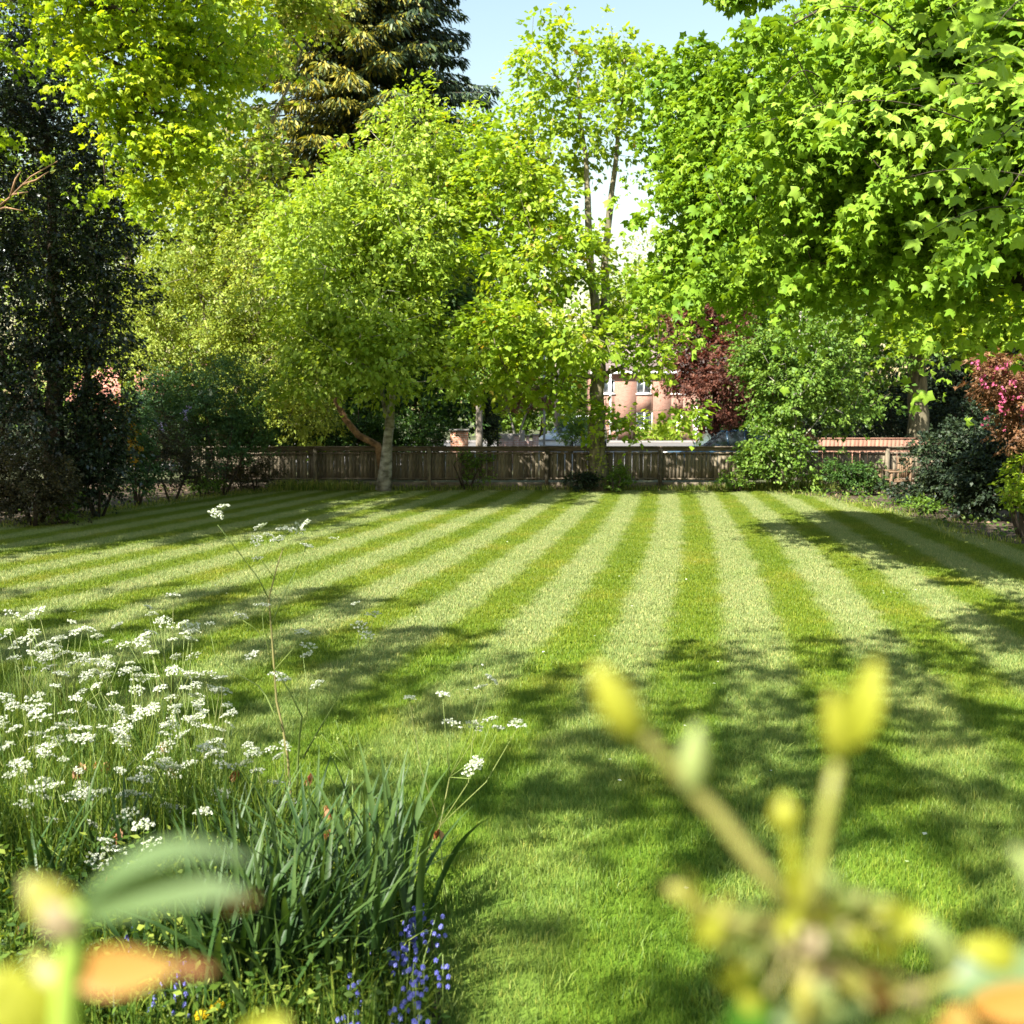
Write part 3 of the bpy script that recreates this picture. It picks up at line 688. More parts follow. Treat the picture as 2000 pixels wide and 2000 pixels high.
# ------------------------------------------------------------------ vehicles
def car(name, label, cat, loc, rotz, paint, prof, W=1.72, wheel_r=.31, roofmat=None):
    """prof: list of (x, z_bottom, z_belt, z_top, top_half_width) cross-sections from nose to tail"""
    t = thing(name, label, cat, loc, rotz=rotz)
    mb = MB(); n = len(prof); hw = W / 2
    V = []; 
    for (x, zb, zt, zr, tw) in prof:
        V += [(x, -hw * .92, zb), (x, -hw, zb + .18), (x, -hw, zt - .08), (x, -hw * .93, zt), (x, hw * .93, zt), (x, hw, zt - .08), (x, hw, zb + .18), (x, hw * .92, zb)]
    Fq = []
    for i in range(n - 1):
        for j in range(8):
            a = i * 8 + j; b = i * 8 + (j + 1) % 8; Fq.append((a, b, b + 8, a + 8))
    for o in (0, (n - 1) * 8): Fq += [(o, o + 1, o + 6, o + 7), (o + 1, o + 2, o + 5, o + 6), (o + 2, o + 3, o + 4, o + 5)]
    mb.add(V, Fq); mb.build('body', paint, t, smooth=False)
    cab = [p for p in prof if p[3] > p[2] + .02 or p[4] > 0]
    V = []
    for (x, zb, zt, zr, tw) in cab: V += [(x, -hw * .91, zt - .004), (x, -tw, zr), (x, tw, zr), (x, hw * .91, zt - .004)]
    Fg = []
    for i in range(len(cab) - 1):
        a = i * 4; Fg += [(a, a + 1, a + 5, a + 4), (a + 2, a + 3, a + 7, a + 6)]
        if not (cab[i][3] > cab[i][2] + .3 and cab[i + 1][3] > cab[i + 1][2] + .3): Fg.append((a + 1, a + 2, a + 6, a + 5))
    mb = MB(); mb.add(V, Fg); mb.build('glazing', M_['glass'], t)
    rf = [c for c in cab if c[3] > c[2] + .3]
    V = []; Fq = []
    for (x, zb, zt, zr, tw) in rf: V += [(x, -tw - .012, zr - .03), (x, -tw * .9, zr + .03), (x, tw * .9, zr + .03), (x, tw + .012, zr - .03)]
    for i in range(len(rf) - 1):
        for j in range(3): a = i * 4 + j; Fq.append((a, a + 1, a + 5, a + 4))
    mb = MB(); mb.add(V, Fq)
    for c in (rf[0], rf[len(rf) // 2], rf[-1]):
        for s in (-1, 1): mb.tube([(c[0], s * hw * .915, c[2] - .01), (c[0], s * (c[4] + .006), c[3])], .03, k=5)
    mb.build('roof', roofmat or paint, t)
    for x in (prof[0][0] + .75, prof[-1][0] - .75):
        for s in (-1, 1):
            mb = MB(); mb.tube([(x, s * (hw - .18), wheel_r), (x, s * (hw + .012), wheel_r)], wheel_r, k=18); o = mb.build('wheel', M_['tyre'], t)
            mb = MB(); mb.tube([(x, s * (hw + .014), wheel_r), (x, s * (hw + .024), wheel_r)], wheel_r * .6, k=12); mb.build('rim', M_['metal'], o)
    for s in (-1, 1):
        mb = MB(); mb.box(prof[0][0] - .03, prof[0][0] + .03, s * .62 - .14, s * .62 + .14, .58, .72); mb.build('headlight', M_['white'], t)
        mb = MB(); mb.box(prof[-1][0] - .03, prof[-1][0] + .03, s * .66 - .1, s * .66 + .1, .68, .85); mb.build('tail_light', M_['roof_red'], t)
        mb = MB(); mb.box(-.78, -.66, s * (hw + .03) - .07, s * (hw + .03) + .07, .93, 1.03); mb.build('mirror', paint, t)
    return t
hatch = [(-2.0, .3, .62, .62, 0), (-1.75, .22, .80, .80, 0), (-.95, .2, .93, .93, .70), (-.25, .2, .95, 1.42, .58), (.4, .2, .95, 1.47, .60), (1.2, .2, .95, 1.42, .58), (1.75, .22, .93, 1.05, .66), (1.95, .32, .80, .80, 0)]
car('parked_car', 'dark blue hatchback parked beyond the fence right of the maple', 'car', (gx(1425, 38), 38.6, 0), math.radians(14), M_['navy'], hatch)
car('parked_car', 'silver grey hatchback mostly hidden behind the fence left of the maple trunk', 'car', (gx(1112, 60), 60, 0), math.radians(60), M_['silver'], hatch)
van = [(-2.3, .3, .7, .7, 0), (-2.1, .25, 1.0, 1.0, 0), (-1.4, .22, 1.1, 1.1, .72), (-.8, .22, 1.12, 1.75, .66), (.5, .22, 1.12, 1.82, .68), (2.0, .22, 1.12, 1.78, .67), (2.3, .3, 1.1, 1.2, .7)]
car('parked_van', 'dark navy van with a white roof parked just left of the maple trunk', 'van', (gx(1148, 63), 63, 0), math.radians(80), M_['navy'], van, W=1.85, wheel_r=.34, roofmat=M_['white'])

# ------------------------------------------------------------------ garden chair by the right end of the fence
CY = 28.0
cx = gx(1765, CY)
gc = thing('garden_chair', 'wooden garden armchair half hidden in the shrubs at the right end of the fence', 'chair', (cx, CY, 0), rotz=math.radians(12))
def part(nm, mat, parent, *bx):
    mb = MB()
    for b in bx: mb.box(*b)
    return mb.build(nm, mat, parent)
for s in (0, .56):
    part('leg', M_['wood_bench'], gc, (-.30, -.24, s, s + .05, 0, .60)); part('leg', M_['wood_bench'], gc, (.24, .30, s, s + .05, 0, .96))
    part('armrest', M_['wood_bench'], gc, (-.34, .235, s - .02, s + .07, .603, .64))
for i in range(5): part('seat_slat', M_['wood_bench'], gc, (-.30 + i * .11, -.21 + i * .11, .06, .55, .40, .425))
for i in range(5): part('back_slat', M_['wood_bench'], gc, (.25, .272, .08 + i * .095, .155 + i * .095, .45, .88))
part('top_rail', M_['wood_bench'], gc, (.24, .285, .055, .555, .885, .97)); part('seat_frame', M_['wood_bench'], gc, (-.30, .235, .052, .075, .34, .395), (-.30, .235, .535, .558, .34, .395))

# ------------------------------------------------------------------ TREES
def fence_gap(cl):       # gaps in the crown through which sun reaches the fence boards
    ok = np.ones(len(cl), bool); d = np.array(SUNV)
    for px, rad in ((985, .45), (1040, .55), (1090, .45), (1150, .3), (1215, .35), (1310, .5), (1350, .4), (560, .6), (620, .5), (680, .5)):
        v = cl - np.array([gx(px, 30.2), 30.2, .65]); t = v @ d; ok &= np.linalg.norm(v - t[:, None] * d, axis=1) > rad
    return ok
# tall twin-stemmed maple standing at the fence
tree('maple_tree', 'tall airy maple with twin upright stems in front of the fence', 'tree', G(1168, 958),
     [TR([(1170, 958), (1168, 900), (1166, 800), (1168, 715), (1172, 650)], 29.7, .24, .17),
      TR([(1172, 655), (1160, 600), (1152, 520), (1150, 430), (1146, 340), (1135, 250), (1128, 150)], 29.7, .14, .03),
      TR([(1172, 655), (1184, 600), (1180, 500), (1192, 400), (1205, 300), (1215, 200), (1222, 90)], [29.7, 29.8, 30, 30, 30.2, 30.3, 30.4], .13, .025),
      TR([(1166, 735), (1110, 745), (1060, 730), (1010, 715)], [29.6, 29.3, 29, 28.8], .06, .025), TR([(1170, 735), (1215, 730), (1260, 700), (1295, 655)], [29.7, 29.5, 29.4, 29.3], .07, .03),
      TR([(1172, 660), (1235, 640), (1262, 610), (1280, 585)], [29.7, 29.5, 29.4, 29.3], .07, .03), TR([(1155, 560), (1110, 500), (1060, 480), (1000, 440)], [29.7, 29.3, 29, 28.8], .06, .02),
      TR([(1150, 470), (1100, 420), (1040, 370), (990, 330)], [29.7, 29.8, 30, 30.2], .05, .02)],
     [(1090, 120, 75, 85, 29.7, 1.4, .45), (1210, 110, 60, 80, 30.2, 1.3, .45), (1080, 250, 95, 90, 29.6, 1.8, .5), (1225, 250, 55, 90, 30.2, 1.3, .28),
      (1015, 370, 90, 110, 29.0, 2.2, .9), (930, 330, 60, 110, 30.0, 1.5, .7), (1060, 500, 130, 90, 28.2, 2.4, .9), (985, 640, 80, 80, 28, 2.4, 1.0), (1100, 650, 130, 65, 27.4, 2.2, .9), (1250, 590, 60, 70, 28.6, 1.8, .55),
      (1230, 690, 95, 42, 28.6, 1.6, .9), (1250, 735, 60, 16, 28.6, .8, .6), (1060, 760, 60, 60, 28.6, 1.2, .6), (1320, 805, 65, 30, 28.4, .8, .55), (1180, 815, 45, 38, 28.9, .6, .6), (920, 710, 45, 50, 28.6, 1.2, .8), (1010, 720, 60, 50, 28.2, 1.4, .8)],
     700, 52, .50, .15, 'lime', 'bark_grey', 101, keep=fence_gap, flat=.42, droop=.35, inner=.3, tmpl=T_OV, wid=1.25)
# ivy at the foot of that trunk
# birch / hazel with pale trunk
tree('birch_tree', 'broad leafy tree with a short pale forked trunk in front of the fence', 'tree', G(748, 955),
     [TR([(748, 958), (752, 900), (758, 860), (762, 820)], 29.6, .17, .12),
      TR([(760, 835), (766, 780), (770, 730), (775, 650), (780, 540), (770, 400), (765, 300)], 29.6, .10, .02),
      TR([(760, 835), (748, 790), (740, 740), (725, 660), (690, 560), (660, 450)], [29.6, 29.6, 29.7, 30, 30.2, 30.4], .07, .02)],
     [(810, 280, 75, 80, 30, 2.2, .8), (720, 385, 150, 80, 29.5, 2.6), (640, 470, 110, 100, 28.6, 2.6), (800, 470, 90, 100, 28.8, 2.6), (690, 590, 140, 90, 27.8, 2.6), (825, 640, 70, 65, 28, 2.2), (740, 690, 95, 75, 27.2, 1.8, .9), (620, 670, 60, 80, 28, 1.9), (885, 720, 50, 50, 28.2, 1.5, .7), (560, 420, 50, 40, 29, 1.2, .5)],
     560, 95, .66, .135, 'birch', 'bark_birch', 102, keep=fence_gap, flat=.6, droop=.25, hang=.5)
t = thing('fallen_limb', 'orange barked leaning stem rising left from behind the pale forked trunk', 'branch', tuple(P(752, 875, 30.0) * np.array([1, 1, 0])))
mb = MB(); q, r0, r1 = TR([(748, 925), (738, 870), (700, 850), (675, 820), (655, 780), (640, 740), (618, 700), (590, 650)], 29.9, .11, .05)
mb.tube(q, np.linspace(.12, .05, len(q)), k=8); ctr(mb, t.location).build('stem', M_['bark_orange'], t, smooth=True)

# conifer
def spruce():
    rng = np.random.default_rng(7); Y = 45.0; bx = gx(722, Y); top = P(715, -560, Y)[2]
    root = thing('spruce_tree', 'huge dark spruce with golden tipped drooping sprays rising behind the birch', 'tree', (bx, Y, 0))
    mt = MB(); mt.tube([(0, 0, 0), (0, 0, top * .5), (.1, 0, top)], [.45, .3, .03], k=10)
    ga, gd, gn_, gs, gA = [], [], [], [], []; da, dd, dn_, ds, dA = [], [], [], [], []
    z = 8.0
    while z < top - .3:
        f = 1 - (z - 3) / (top - 3); Lb = (6.8 * f ** .72 + .3); nb = 11
        ph = rng.random() * 6.28
        for i in range(nb):
            a = ph + i * 2 * math.pi / nb + rng.normal() * .12
            l = Lb * (.78 + .38 * rng.random()); dirv = np.array([math.cos(a), math.sin(a), 0])
            m = 9; tt = np.linspace(0, 1, m)
            pts = dirv[None] * (tt * l)[:, None]; pts[:, 2] = z + l * (.12 * tt - .42 * tt ** 2 + .22 * tt ** 3) ; 
            mt.tube(pts, np.linspace(.06, .012, m), k=4, cap=False)
            ns = int(l * 80)
            ti = .18 + .85 * rng.random(ns); ti = np.minimum(ti, 1.0)
            side = np.cross(dirv, [0, 0, 1.])
            pc = np.stack([np.interp(ti, tt, pts[:, k]) for k in range(3)], 1)
            lat = (rng.random(ns) * 2 - 1)
            w = .75 * (1 - .55 * ti) * min(1, l / 2.5)
            pc = pc + side[None] * (lat * w)[:, None] + np.array([0, 0, -1.])[None] * (rng.random(ns) * .35 * (1 - .5 * ti))[:, None]
            D = dirv[None] * .6 + side[None] * lat[:, None] * .9 + rng.normal(size=(ns, 3)) * .25 + np.array([0, 0, -.45])
            Nn = np.array([0, 0, 1.]) + rng.normal(size=(ns, 3)) * .4
            gold = (rng.random(ns) < np.clip(.10 + .75 * ti, 0, .8)) & (pc[:, 2] > z - l * .34) & ((pc[:, 0] < 1.6 + rng.normal(size=ns) * .9))  # golden tips, left off the right side: its shade put into the colour
            sz = .33 * (.7 + .6 * rng.random(ns))
            for msk, lists in ((gold, (ga, gd, gn_, gs, gA)), (~gold, (da, dd, dn_, ds, dA))):
                for q, v in zip(lists, (pc[msk], D[msk], Nn[msk], sz[msk], rng.random(msk.sum()))): q.append(v)
        z += .55 + .25 * f
    mt.build('trunk', M_['bark_dark'], root)
    for nm, leaf, l in (('golden_sprays', 'spruce_gold', (ga, gd, gn_, gs, gA)), ('dark_sprays', 'spruce', (da, dd, dn_, ds, dA))):
        mb = MB(); place(mb, T_SPRAY, *[np.concatenate(v) for v in l], .62); mb.build(nm, L[leaf], root)
spruce()

# left: dark holly, yellow maple overhanging it
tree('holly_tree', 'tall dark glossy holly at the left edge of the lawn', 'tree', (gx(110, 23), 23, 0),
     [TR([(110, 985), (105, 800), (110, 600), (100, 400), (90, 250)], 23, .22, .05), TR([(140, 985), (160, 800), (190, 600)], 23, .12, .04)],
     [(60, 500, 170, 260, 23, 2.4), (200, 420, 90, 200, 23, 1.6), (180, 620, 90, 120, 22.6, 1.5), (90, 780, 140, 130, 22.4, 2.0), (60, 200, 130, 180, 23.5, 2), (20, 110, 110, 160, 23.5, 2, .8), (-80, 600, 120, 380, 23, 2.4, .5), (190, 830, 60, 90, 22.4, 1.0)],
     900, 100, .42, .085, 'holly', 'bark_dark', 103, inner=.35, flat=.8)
tree('maple_tree', 'yellow green maple spreading over the top left corner above the dark holly', 'tree', (-15.5, 21, 0),
     [(np.array([(-15.5, 21, 0), (-15.2, 21, 4), (-14.2, 20.8, 7), (-12, 20.5, 9.5)]), .35, .16),
      (np.array([(-13.6, 20.6, 8), (-11, 20, 9.3), (-8.5, 19.8, 9.6), (-6.5, 19.6, 9.0)]), .14, .04), (np.array([(-14.5, 20.8, 6.2), (-11.5, 20.2, 7.0), (-9, 19.8, 6.8)]), .11, .04),
      (np.array([(-12, 20.5, 9.5), (-10, 20.5, 12), (-8, 20.5, 13)]), .13, .04)],
     [(250, 50, 150, 80, 20, 1.8), (400, 60, 120, 80, 20.5, 1.6), (300, 170, 130, 90, 20, 1.6), (330, 290, 100, 80, 20, 1.3, .8), (250, 360, 70, 45, 19.7, .9, .7), (120, 10, 80, 40, 20, 1.6, .5), (0, 210, 40, 60, 18.5, .5, .4), (180, -120, 320, 130, 20.5, 2.5, .8), (80, -270, 260, 110, 18.5, 2.4, 1.0), (-200, 100, 150, 200, 19.5, 2.5, .9)],
     620, 42, .5, .135, 'maple_left', 'bark_dark', 104, tmpl=T_MAPLE, inner=.3, flat=.4, droop=.3)
tree('maple_tree', 'bright yellow green maple between the spruce and the top left maple', 'tree', (gx(440, 33), 33, 0),
     [TR([(440, 910), (440, 700), (435, 500), (440, 330), (450, 180)], 33, .2, .06), TR([(436, 480), (400, 380), (380, 280)], 33, .09, .03), TR([(438, 420), (500, 300), (560, 180), (590, 100)], 33, .09, .03)],
     [(500, 50, 90, 70, 32.5, 2), (600, -10, 60, 50, 32, 1.4), (470, 170, 50, 60, 32.5, 1.6, .5), (400, 330, 70, 100, 33, 1.8, .45), (490, 310, 70, 60, 33, 1.6, .5), (530, 410, 60, 35, 33, 1.4, .5), (380, 470, 70, 90, 33.5, 1.8, .4), (450, 390, 60, 80, 33, 1.5, .6), (330, 420, 50, 100, 33.5, 1.5, .5)],
     300, 55, .55, .15, 'oak_gold', 'bark_grey', 105, flat=.45, droop=.3, wid=1.3)
tree('willow_tree', 'soft olive green willow behind the left end of the fence', 'tree', (gx(430, 32), 32, 0),
     [TR([(430, 910), (425, 760), (400, 600), (370, 480)], 32, .14, .03), TR([(430, 860), (480, 700), (520, 560)], 32, .1, .03), TR([(425, 880), (350, 720), (300, 600)], 32, .08, .03)],
     [(520, 560, 100, 110, 32, 2.0), (400, 620, 110, 110, 32, 2.0), (300, 640, 80, 110, 31.6, 1.6), (470, 720, 110, 90, 31.6, 1.6), (590, 700, 60, 110, 31.5, 1.4), (330, 530, 60, 70, 32, 1.3, .6), (560, 460, 70, 60, 32.5, 1.4), (600, 800, 70, 60, 31.5, 1, .8)],
     560, 120, .5, .095, 'olive', 'bark_grey', 106, tmpl=T_NARROW, flat=.7, droop=.3, hang=.6, wid=1.6)
# near maple on the right
near_blobs = [(1700, 300, 260, 230, 13, 2.2), (1480, 250, 140, 140, 16, 1.8), (1365, 250, 85, 105, 17, 1.4, .8), (1380, 400, 110, 90, 16.5, 1.5), (1560, 130, 110, 100, 15, 1.5, .9), (1800, 80, 200, 150, 12, 2.0),
    (1540, 450, 160, 90, 15.5, 1.5, .9), (1320, 520, 50, 60, 17, 1.0, .8), (1440, 520, 110, 60, 16, 1.2, .8), (1800, 480, 190, 110, 12.5, 1.6, .8), (1960, 250, 120, 250, 11, 1.5, .7), (2120, 150, 200, 300, 11, 2, .5), (1345, 135, 60, 50, 17, 1.0, .5), (1780, -600, 500, 110, 6.3, .45, 2.2)]
mt_tr = [(np.array([(9.2, 11.5, 0), (8.9, 11.6, 2), (8.4, 11.8, 3.6), (7.4, 12, 5.6), (6.2, 12.4, 8)]), .34, .12),
         TR([(2050, 520), (1900, 330), (1760, 140), (1680, 0)], [11.8, 12, 12.4, 12.8], .13, .04), TR([(2080, 560), (1850, 400), (1650, 340), (1480, 350)], [11.8, 12.5, 14, 16], .12, .03),
         TR([(2080, 600), (1850, 480), (1640, 410), (1420, 430)], [11.8, 12.5, 14, 16.5], .10, .03), TR([(1650, 340), (1500, 250), (1380, 220)], [14, 15.5, 17], .06, .02),
         TR([(2000, 480), (1950, 280), (1960, 100)], [11.8, 11.4, 11.2], .10, .04),
         (np.array([(8.5, 11.6, 3.2), (7.4, 10, 5.4), (5.4, 8, 6.2), (3.2, 6.5, 6.4)]), .11, .03)]
nm_ = tree('maple_tree', 'large near maple filling the upper right with broad lobed leaves', 'tree', (9.2, 11.5, 0), mt_tr, near_blobs,
     820, 64, .48, .13, 'maple_near', 'bark_dark', 107, tmpl=T_MAPLE, inner=.35, flat=.32, droop=.5, tip=.005)
# its nearest leaves are big enough to pick apart
def big_maple_mesh(seed):
    r = random.Random(seed); out_ = [(0, -.02)]
    V = []
    lob = [(-130, .45), (-65, .82), (0, 1.0), (65, .82), (130, .45)]
    for a, R in lob:
        for da, fr in ((-32, .56), (-18, .70), (-13, .80), (-6, .82), (0, 1.0), (6, .82), (13, .80), (18, .70)):
            an = math.radians(a + da + r.uniform(-2, 2)); rr = R * fr * r.uniform(.95, 1.05)
            V.append((rr * math.cos(an) * .6 + .3, rr * math.sin(an) * .62, -.20 * rr * rr + .04 * math.sin(an * 5)))
    V.append((-.12 + .3, .03, 0)); V.append((.0 + .3, 0, .03)); n = len(V) - 1
    mb = MB(); mb.add(V, None, [(n, i, (i + 1) % n) for i in range(n)], a=r.random() * .5 + .5)
    mb.tube([(.3, 0, .02), (.05, 0, .06), (-.35, 0, .12)], .008, k=4, a=.9)
    return mb.mesh('leaf', L['maple_near'])
bigm = [big_maple_mesh(i) for i in range(6)]
rngb = np.random.default_rng(77)
tw = MB()
base_ = np.array((9.2, 11.5, 0.)); nleaf = 0
twigs = [((2080, -20), (1850, 20), 6.3), ((2060, 60), (1790, 90), 6.8), ((2080, 140), (1880, 150), 5.6), ((2060, 30), (1940, 60), 5.2), ((2060, 260), (1860, 330), 7), ((2080, 180), (1640, 210), 8.5), ((1900, 240), (1560, 215), 8.5), ((1750, 60), (1590, 30), 8.5), ((2050, 420), (1800, 460), 7.5), ((2030, 350), (1700, 370), 8.5), ((1600, 150), (1520, 190), 9), ((2080, 240), (1930, 300), 5.8), ((2060, 330), (1960, 390), 6.4), ((2080, 110), (1700, 150), 7.6)]
for (a, b, Y) in twigs:
    A = P(a[0], a[1], Y + .6); B = P(b[0], b[1], Y)
    m = 7; tt = np.linspace(0, 1, m); pts = A + (B - A) * tt[:, None]; pts[:, 2] += .12 * np.sin(tt * 3.1)
    tw.tube(pts, np.linspace(.007, .002, m), k=5)
    k = int(np.linalg.norm(B - A) * 20) + 6
    for i in range(k):
        if nleaf >= 280: break
        u = rngb.random() ** .7; c = A + (B - A) * u; c = c + np.array([rngb.normal() * .14, rngb.normal() * .16, .1 * math.sin(u * 3.1) + rngb.normal() * .10 - .03])
        o = bpy.data.objects.new('leaf', bigm[rngb.integers(6)]); COL.objects.link(o); o.parent = nm_
        d = Vector((rngb.normal() - .5, rngb.normal() * .8 - .3, -.45 + .3 * rngb.normal())).normalized()
        nn = Vector((-.25 + .35 * rngb.normal(), -.55 + .35 * rngb.normal(), .85)); nn = (nn - nn.dot(d) * d).normalized(); sd = nn.cross(d)
        s = .17 * (.7 + .5 * rngb.random())
        Mx = Matrix((d, sd, nn)).transposed().to_4x4(); o.matrix_local = Matrix.Translation(Vector(c - base_)) @ Mx @ Matrix.Scale(s, 4)
        nleaf += 1
ctr(tw, base_).build('twigs', M_['bark_dark'], nm_)
# leaf tuft hanging into the sky, top
tree('maple_bough', 'dark leafy bough tip hanging into the sky at the top edge', 'branch', tuple(P(1460, -60, 9.5)),
     [TR([(1530, -60), (1480, -25), (1430, 0)], 9.5, .012, .005)], [(1430, -5, 38, 18, 9.5, .15), (1480, -20, 30, 20, 9.5, .15)], 16, 14, .09, .10, 'maple_near', 'bark_dark', 108, tmpl=T_MAPLE, tip=.002)
tree('maple_bough', 'dark leafy bough tip in the sky gap at the left edge of the near maple', 'branch', tuple(P(1560, 40, 12)),
     [TR([(1600, 20), (1560, 45), (1520, 70), (1480, 80)], 12, .015, .006)], [(1490, 75, 36, 22, 12, .2)], 14, 14, .12, .12, 'maple_near', 'bark_dark', 109, tmpl=T_MAPLE, tip=.002)

# trees behind the right part of the fence
tree('beech_tree', 'mid green tree with a thick grey trunk beyond the terracotta fence', 'tree', (gx(1795, 36), 36, 0),
     [TR([(1795, 905), (1793, 800), (1790, 700), (1780, 560), (1760, 420)], 36, .36, .18), TR([(1790, 690), (1850, 600), (1920, 520)], 36, .14, .05), TR([(1785, 640), (1720, 560), (1660, 480)], 36, .14, .05)],
     [(1700, 520, 140, 130, 35, 2.5), (1860, 560, 130, 130, 35, 2.5), (1760, 660, 110, 60, 34.5, 1.6, .8), (1620, 620, 90, 100, 34, 1.8, .8), (1960, 450, 120, 250, 35, 2.5), (1700, 760, 70, 50, 33.8, .7, .6), (1620, 400, 130, 150, 36, 2.5, .8)],
     560, 85, .6, .15, 'mid', 'bark_grey', 110, flat=.5)
tree('sapling_tree', 'slender young tree with ivy and loose green leaves at the right of the fence', 'tree', G(1552, 953),
     [TR([(1552, 955), (1550, 870), (1552, 780), (1558, 690), (1565, 600)], 29.4, .075, .03)],
     [(1535, 740, 75, 100, 29.4, 1.2), (1510, 860, 50, 55, 29, .8, .8), (1600, 700, 60, 100, 29.6, 1.2), (1480, 690, 45, 60, 29.8, 1.0, .6), (1560, 900, 40, 40, 29, .5, .5), (1640, 780, 60, 70, 29.8, .8, .6)],
     330, 70, .36, .10, 'mid', 'bark_birch', 111, flat=.6, hang=.5)
tree('sycamore_tree', 'bright lime green leafy tree leaning in from the right above the pink blossom', 'tree', (11.5, 20.5, 0),
     [(np.array([(11.5, 20.5, 0), (11.2, 20.4, 2.5), (10, 20.2, 4.2), (8.6, 20, 5)]), .2, .05), (np.array([(11.3, 20.4, 2.4), (9.6, 20.0, 3.0), (8.2, 19.8, 3.4)]), .08, .03)],
     [(1870, 590, 100, 70, 20, 1.2), (1960, 610, 60, 50, 19.5, .9), (1960, 540, 80, 80, 20, 1.2), (1810, 640, 60, 35, 20, .8, .6)],
     180, 60, .36, .125, 'lime', 'bark_dark', 112, tmpl=T_MAPLE, flat=.4, droop=.35)
tree('copper_plum_tree', 'copper red leaved plum tree right of the brick house', 'tree', (gx(1400, 40), 40, 0),
     [TR([(1400, 900), (1400, 800), (1395, 700), (1390, 600)], 40, .16, .04)],
     [(1400, 600, 80, 70, 40, 2), (1330, 640, 60, 60, 40, 1.5, .8), (1420, 720, 90, 70, 39, 1.8), (1350, 720, 50, 50, 39.5, 1.2, .8), (1400, 800, 60, 40, 39, 1.2)],
     300, 80, .5, .12, 'copper', 'bark_dark', 113, flat=.55)
tree('flowering_crab_tree', 'small tree with rusty pink leaves and magenta blossom at the right edge', 'tree', (gx(1990, 18.6), 18.6, 0),
     [TR([(2010, 1050), (2000, 900), (1985, 820), (1960, 740)], 18.6, .06, .025)],
     [(1965, 745, 50, 45, 18.3, .55), (1990, 810, 50, 60, 18.3, .6), (1940, 705, 28, 20, 18.1, .3, .8)],
     130, 60, .19, .06, 'rust', 'bark_dark', 114, extra=[('blossom', 'pink', 40, .05, [(1930, 712, 30, 18, 17.8, .25), (1955, 740, 38, 32, 17.8, .3), (1918, 820, 12, 14, 17.8, .1), (1990, 790, 40, 50, 17.8, .25)])])
tree('street_tree', 'small copper and olive leaved street tree with pale forked stems across the road', 'tree', (gx(1010, 46.5), 46.5, 0),
     [TR([(1010, 890), (1008, 840), (998, 815), (990, 790)], 46.5, .07, .03), TR([(1010, 890), (1015, 830), (1022, 810), (1040, 785)], 46.5, .06, .03)],
     [(990, 785, 30, 18, 46.5, .7), (1020, 760, 45, 25, 46.5, .9), (1055, 775, 35, 22, 46.5, .8)], 90, 60, .3, .09, 'rust', 'bark_birch', 115)
tree('cypress_tree', 'narrow dark cypress just right of the concrete post', 'tree', (gx(955, 40), 40, 0),
     [TR([(955, 900), (955, 790)], 40, .08, .02)], [(955, 830, 17, 50, 40, .35), (955, 780, 12, 25, 40, .25)], 120, 60, .2, .07, 'dark', 'bark_dark', 116, woody='trunk')
tree('golden_conifer', 'small golden green conifer right of the dark cypress', 'tree', (gx(972, 41), 41, 0),
     [TR([(972, 900), (972, 800)], 41, .05, .02)], [(970, 820, 8, 40, 41, .2), (968, 780, 10, 20, 41, .2)], 60, 60, .16, .06, 'lime', 'bark_dark', 117)
tree('round_bush', 'rounded green bush beside the parked van across the road', 'bush', (gx(1118, 56), 56, 0),
     [TR([(1118, 884), (1118, 850)], 56, .05, .02)], [(1115, 835, 28, 28, 56, .8), (1135, 840, 18, 22, 56, .6)], 110, 60, .3, .08, 'mid', 'bark_dark', 118)
tree('front_garden_bush', 'yellow green bush in front of the house door', 'bush', (gx(1290, 75.3), 75.3, 0),
     [TR([(1290, 862), (1290, 845)], 75.3, .05, .02)], [(1275, 845, 30, 14, 75.3, .8), (1310, 848, 26, 12, 75.3, .7)], 90, 50, .35, .10, 'lime', 'bark_dark', 119)
tree('hedge', 'tall dark green hedge directly behind the left half of the fence', 'hedge', (gx(620, 34), 34, 0),
     [TR([(p, 890), (p + 4, 850), (p, 800)], 34, .04, .015) for p in range(400, 880, 60)], [(p, 850, 45, 45, 34, .5) for p in range(400, 850, 40)], 560, 80, .35, .08, 'deep', 'bark_dark', 120, woody='stems', flat=.7)
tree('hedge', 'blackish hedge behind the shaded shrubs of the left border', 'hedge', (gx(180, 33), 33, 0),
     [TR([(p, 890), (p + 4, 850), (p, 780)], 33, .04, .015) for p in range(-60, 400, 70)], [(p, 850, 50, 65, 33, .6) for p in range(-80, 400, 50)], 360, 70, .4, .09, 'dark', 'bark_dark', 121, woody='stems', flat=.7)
tree('hedge', 'dark evergreen hedge beyond the terracotta fence at the right', 'hedge', (gx(1760, 36.5), 36.5, 0),
     [TR([(p, 880), (p + 4, 850), (p, 790)], 37.5, .04, .015) for p in range(1600, 2000, 70)], [(p, 830, 45, 50, 37.5, .6) for p in range(1600, 2020, 45)], 260, 70, .4, .09, 'dark', 'bark_dark', 122, woody='stems', flat=.7)
tree('hedge', 'dark laurel hedge closing the right side of the garden behind the pink blossom tree', 'hedge', (13.5, 23, 0),
     [(np.array([(13.5, y, 0), (13.4, y + .2, 1.2), (13.3, y, 2.4)]), .05, .02) for y in (17, 19, 21, 23, 25, 27, 29)],
     [(np.array([13.4, y, 1.5]), np.array([.8, 1.2, 1.5]), 1) for y in (16, 18, 20, 22, 24, 26, 28)], 330, 60, .4, .12, 'dark', 'bark_dark', 123, woody='stems', world=True, flat=.7)
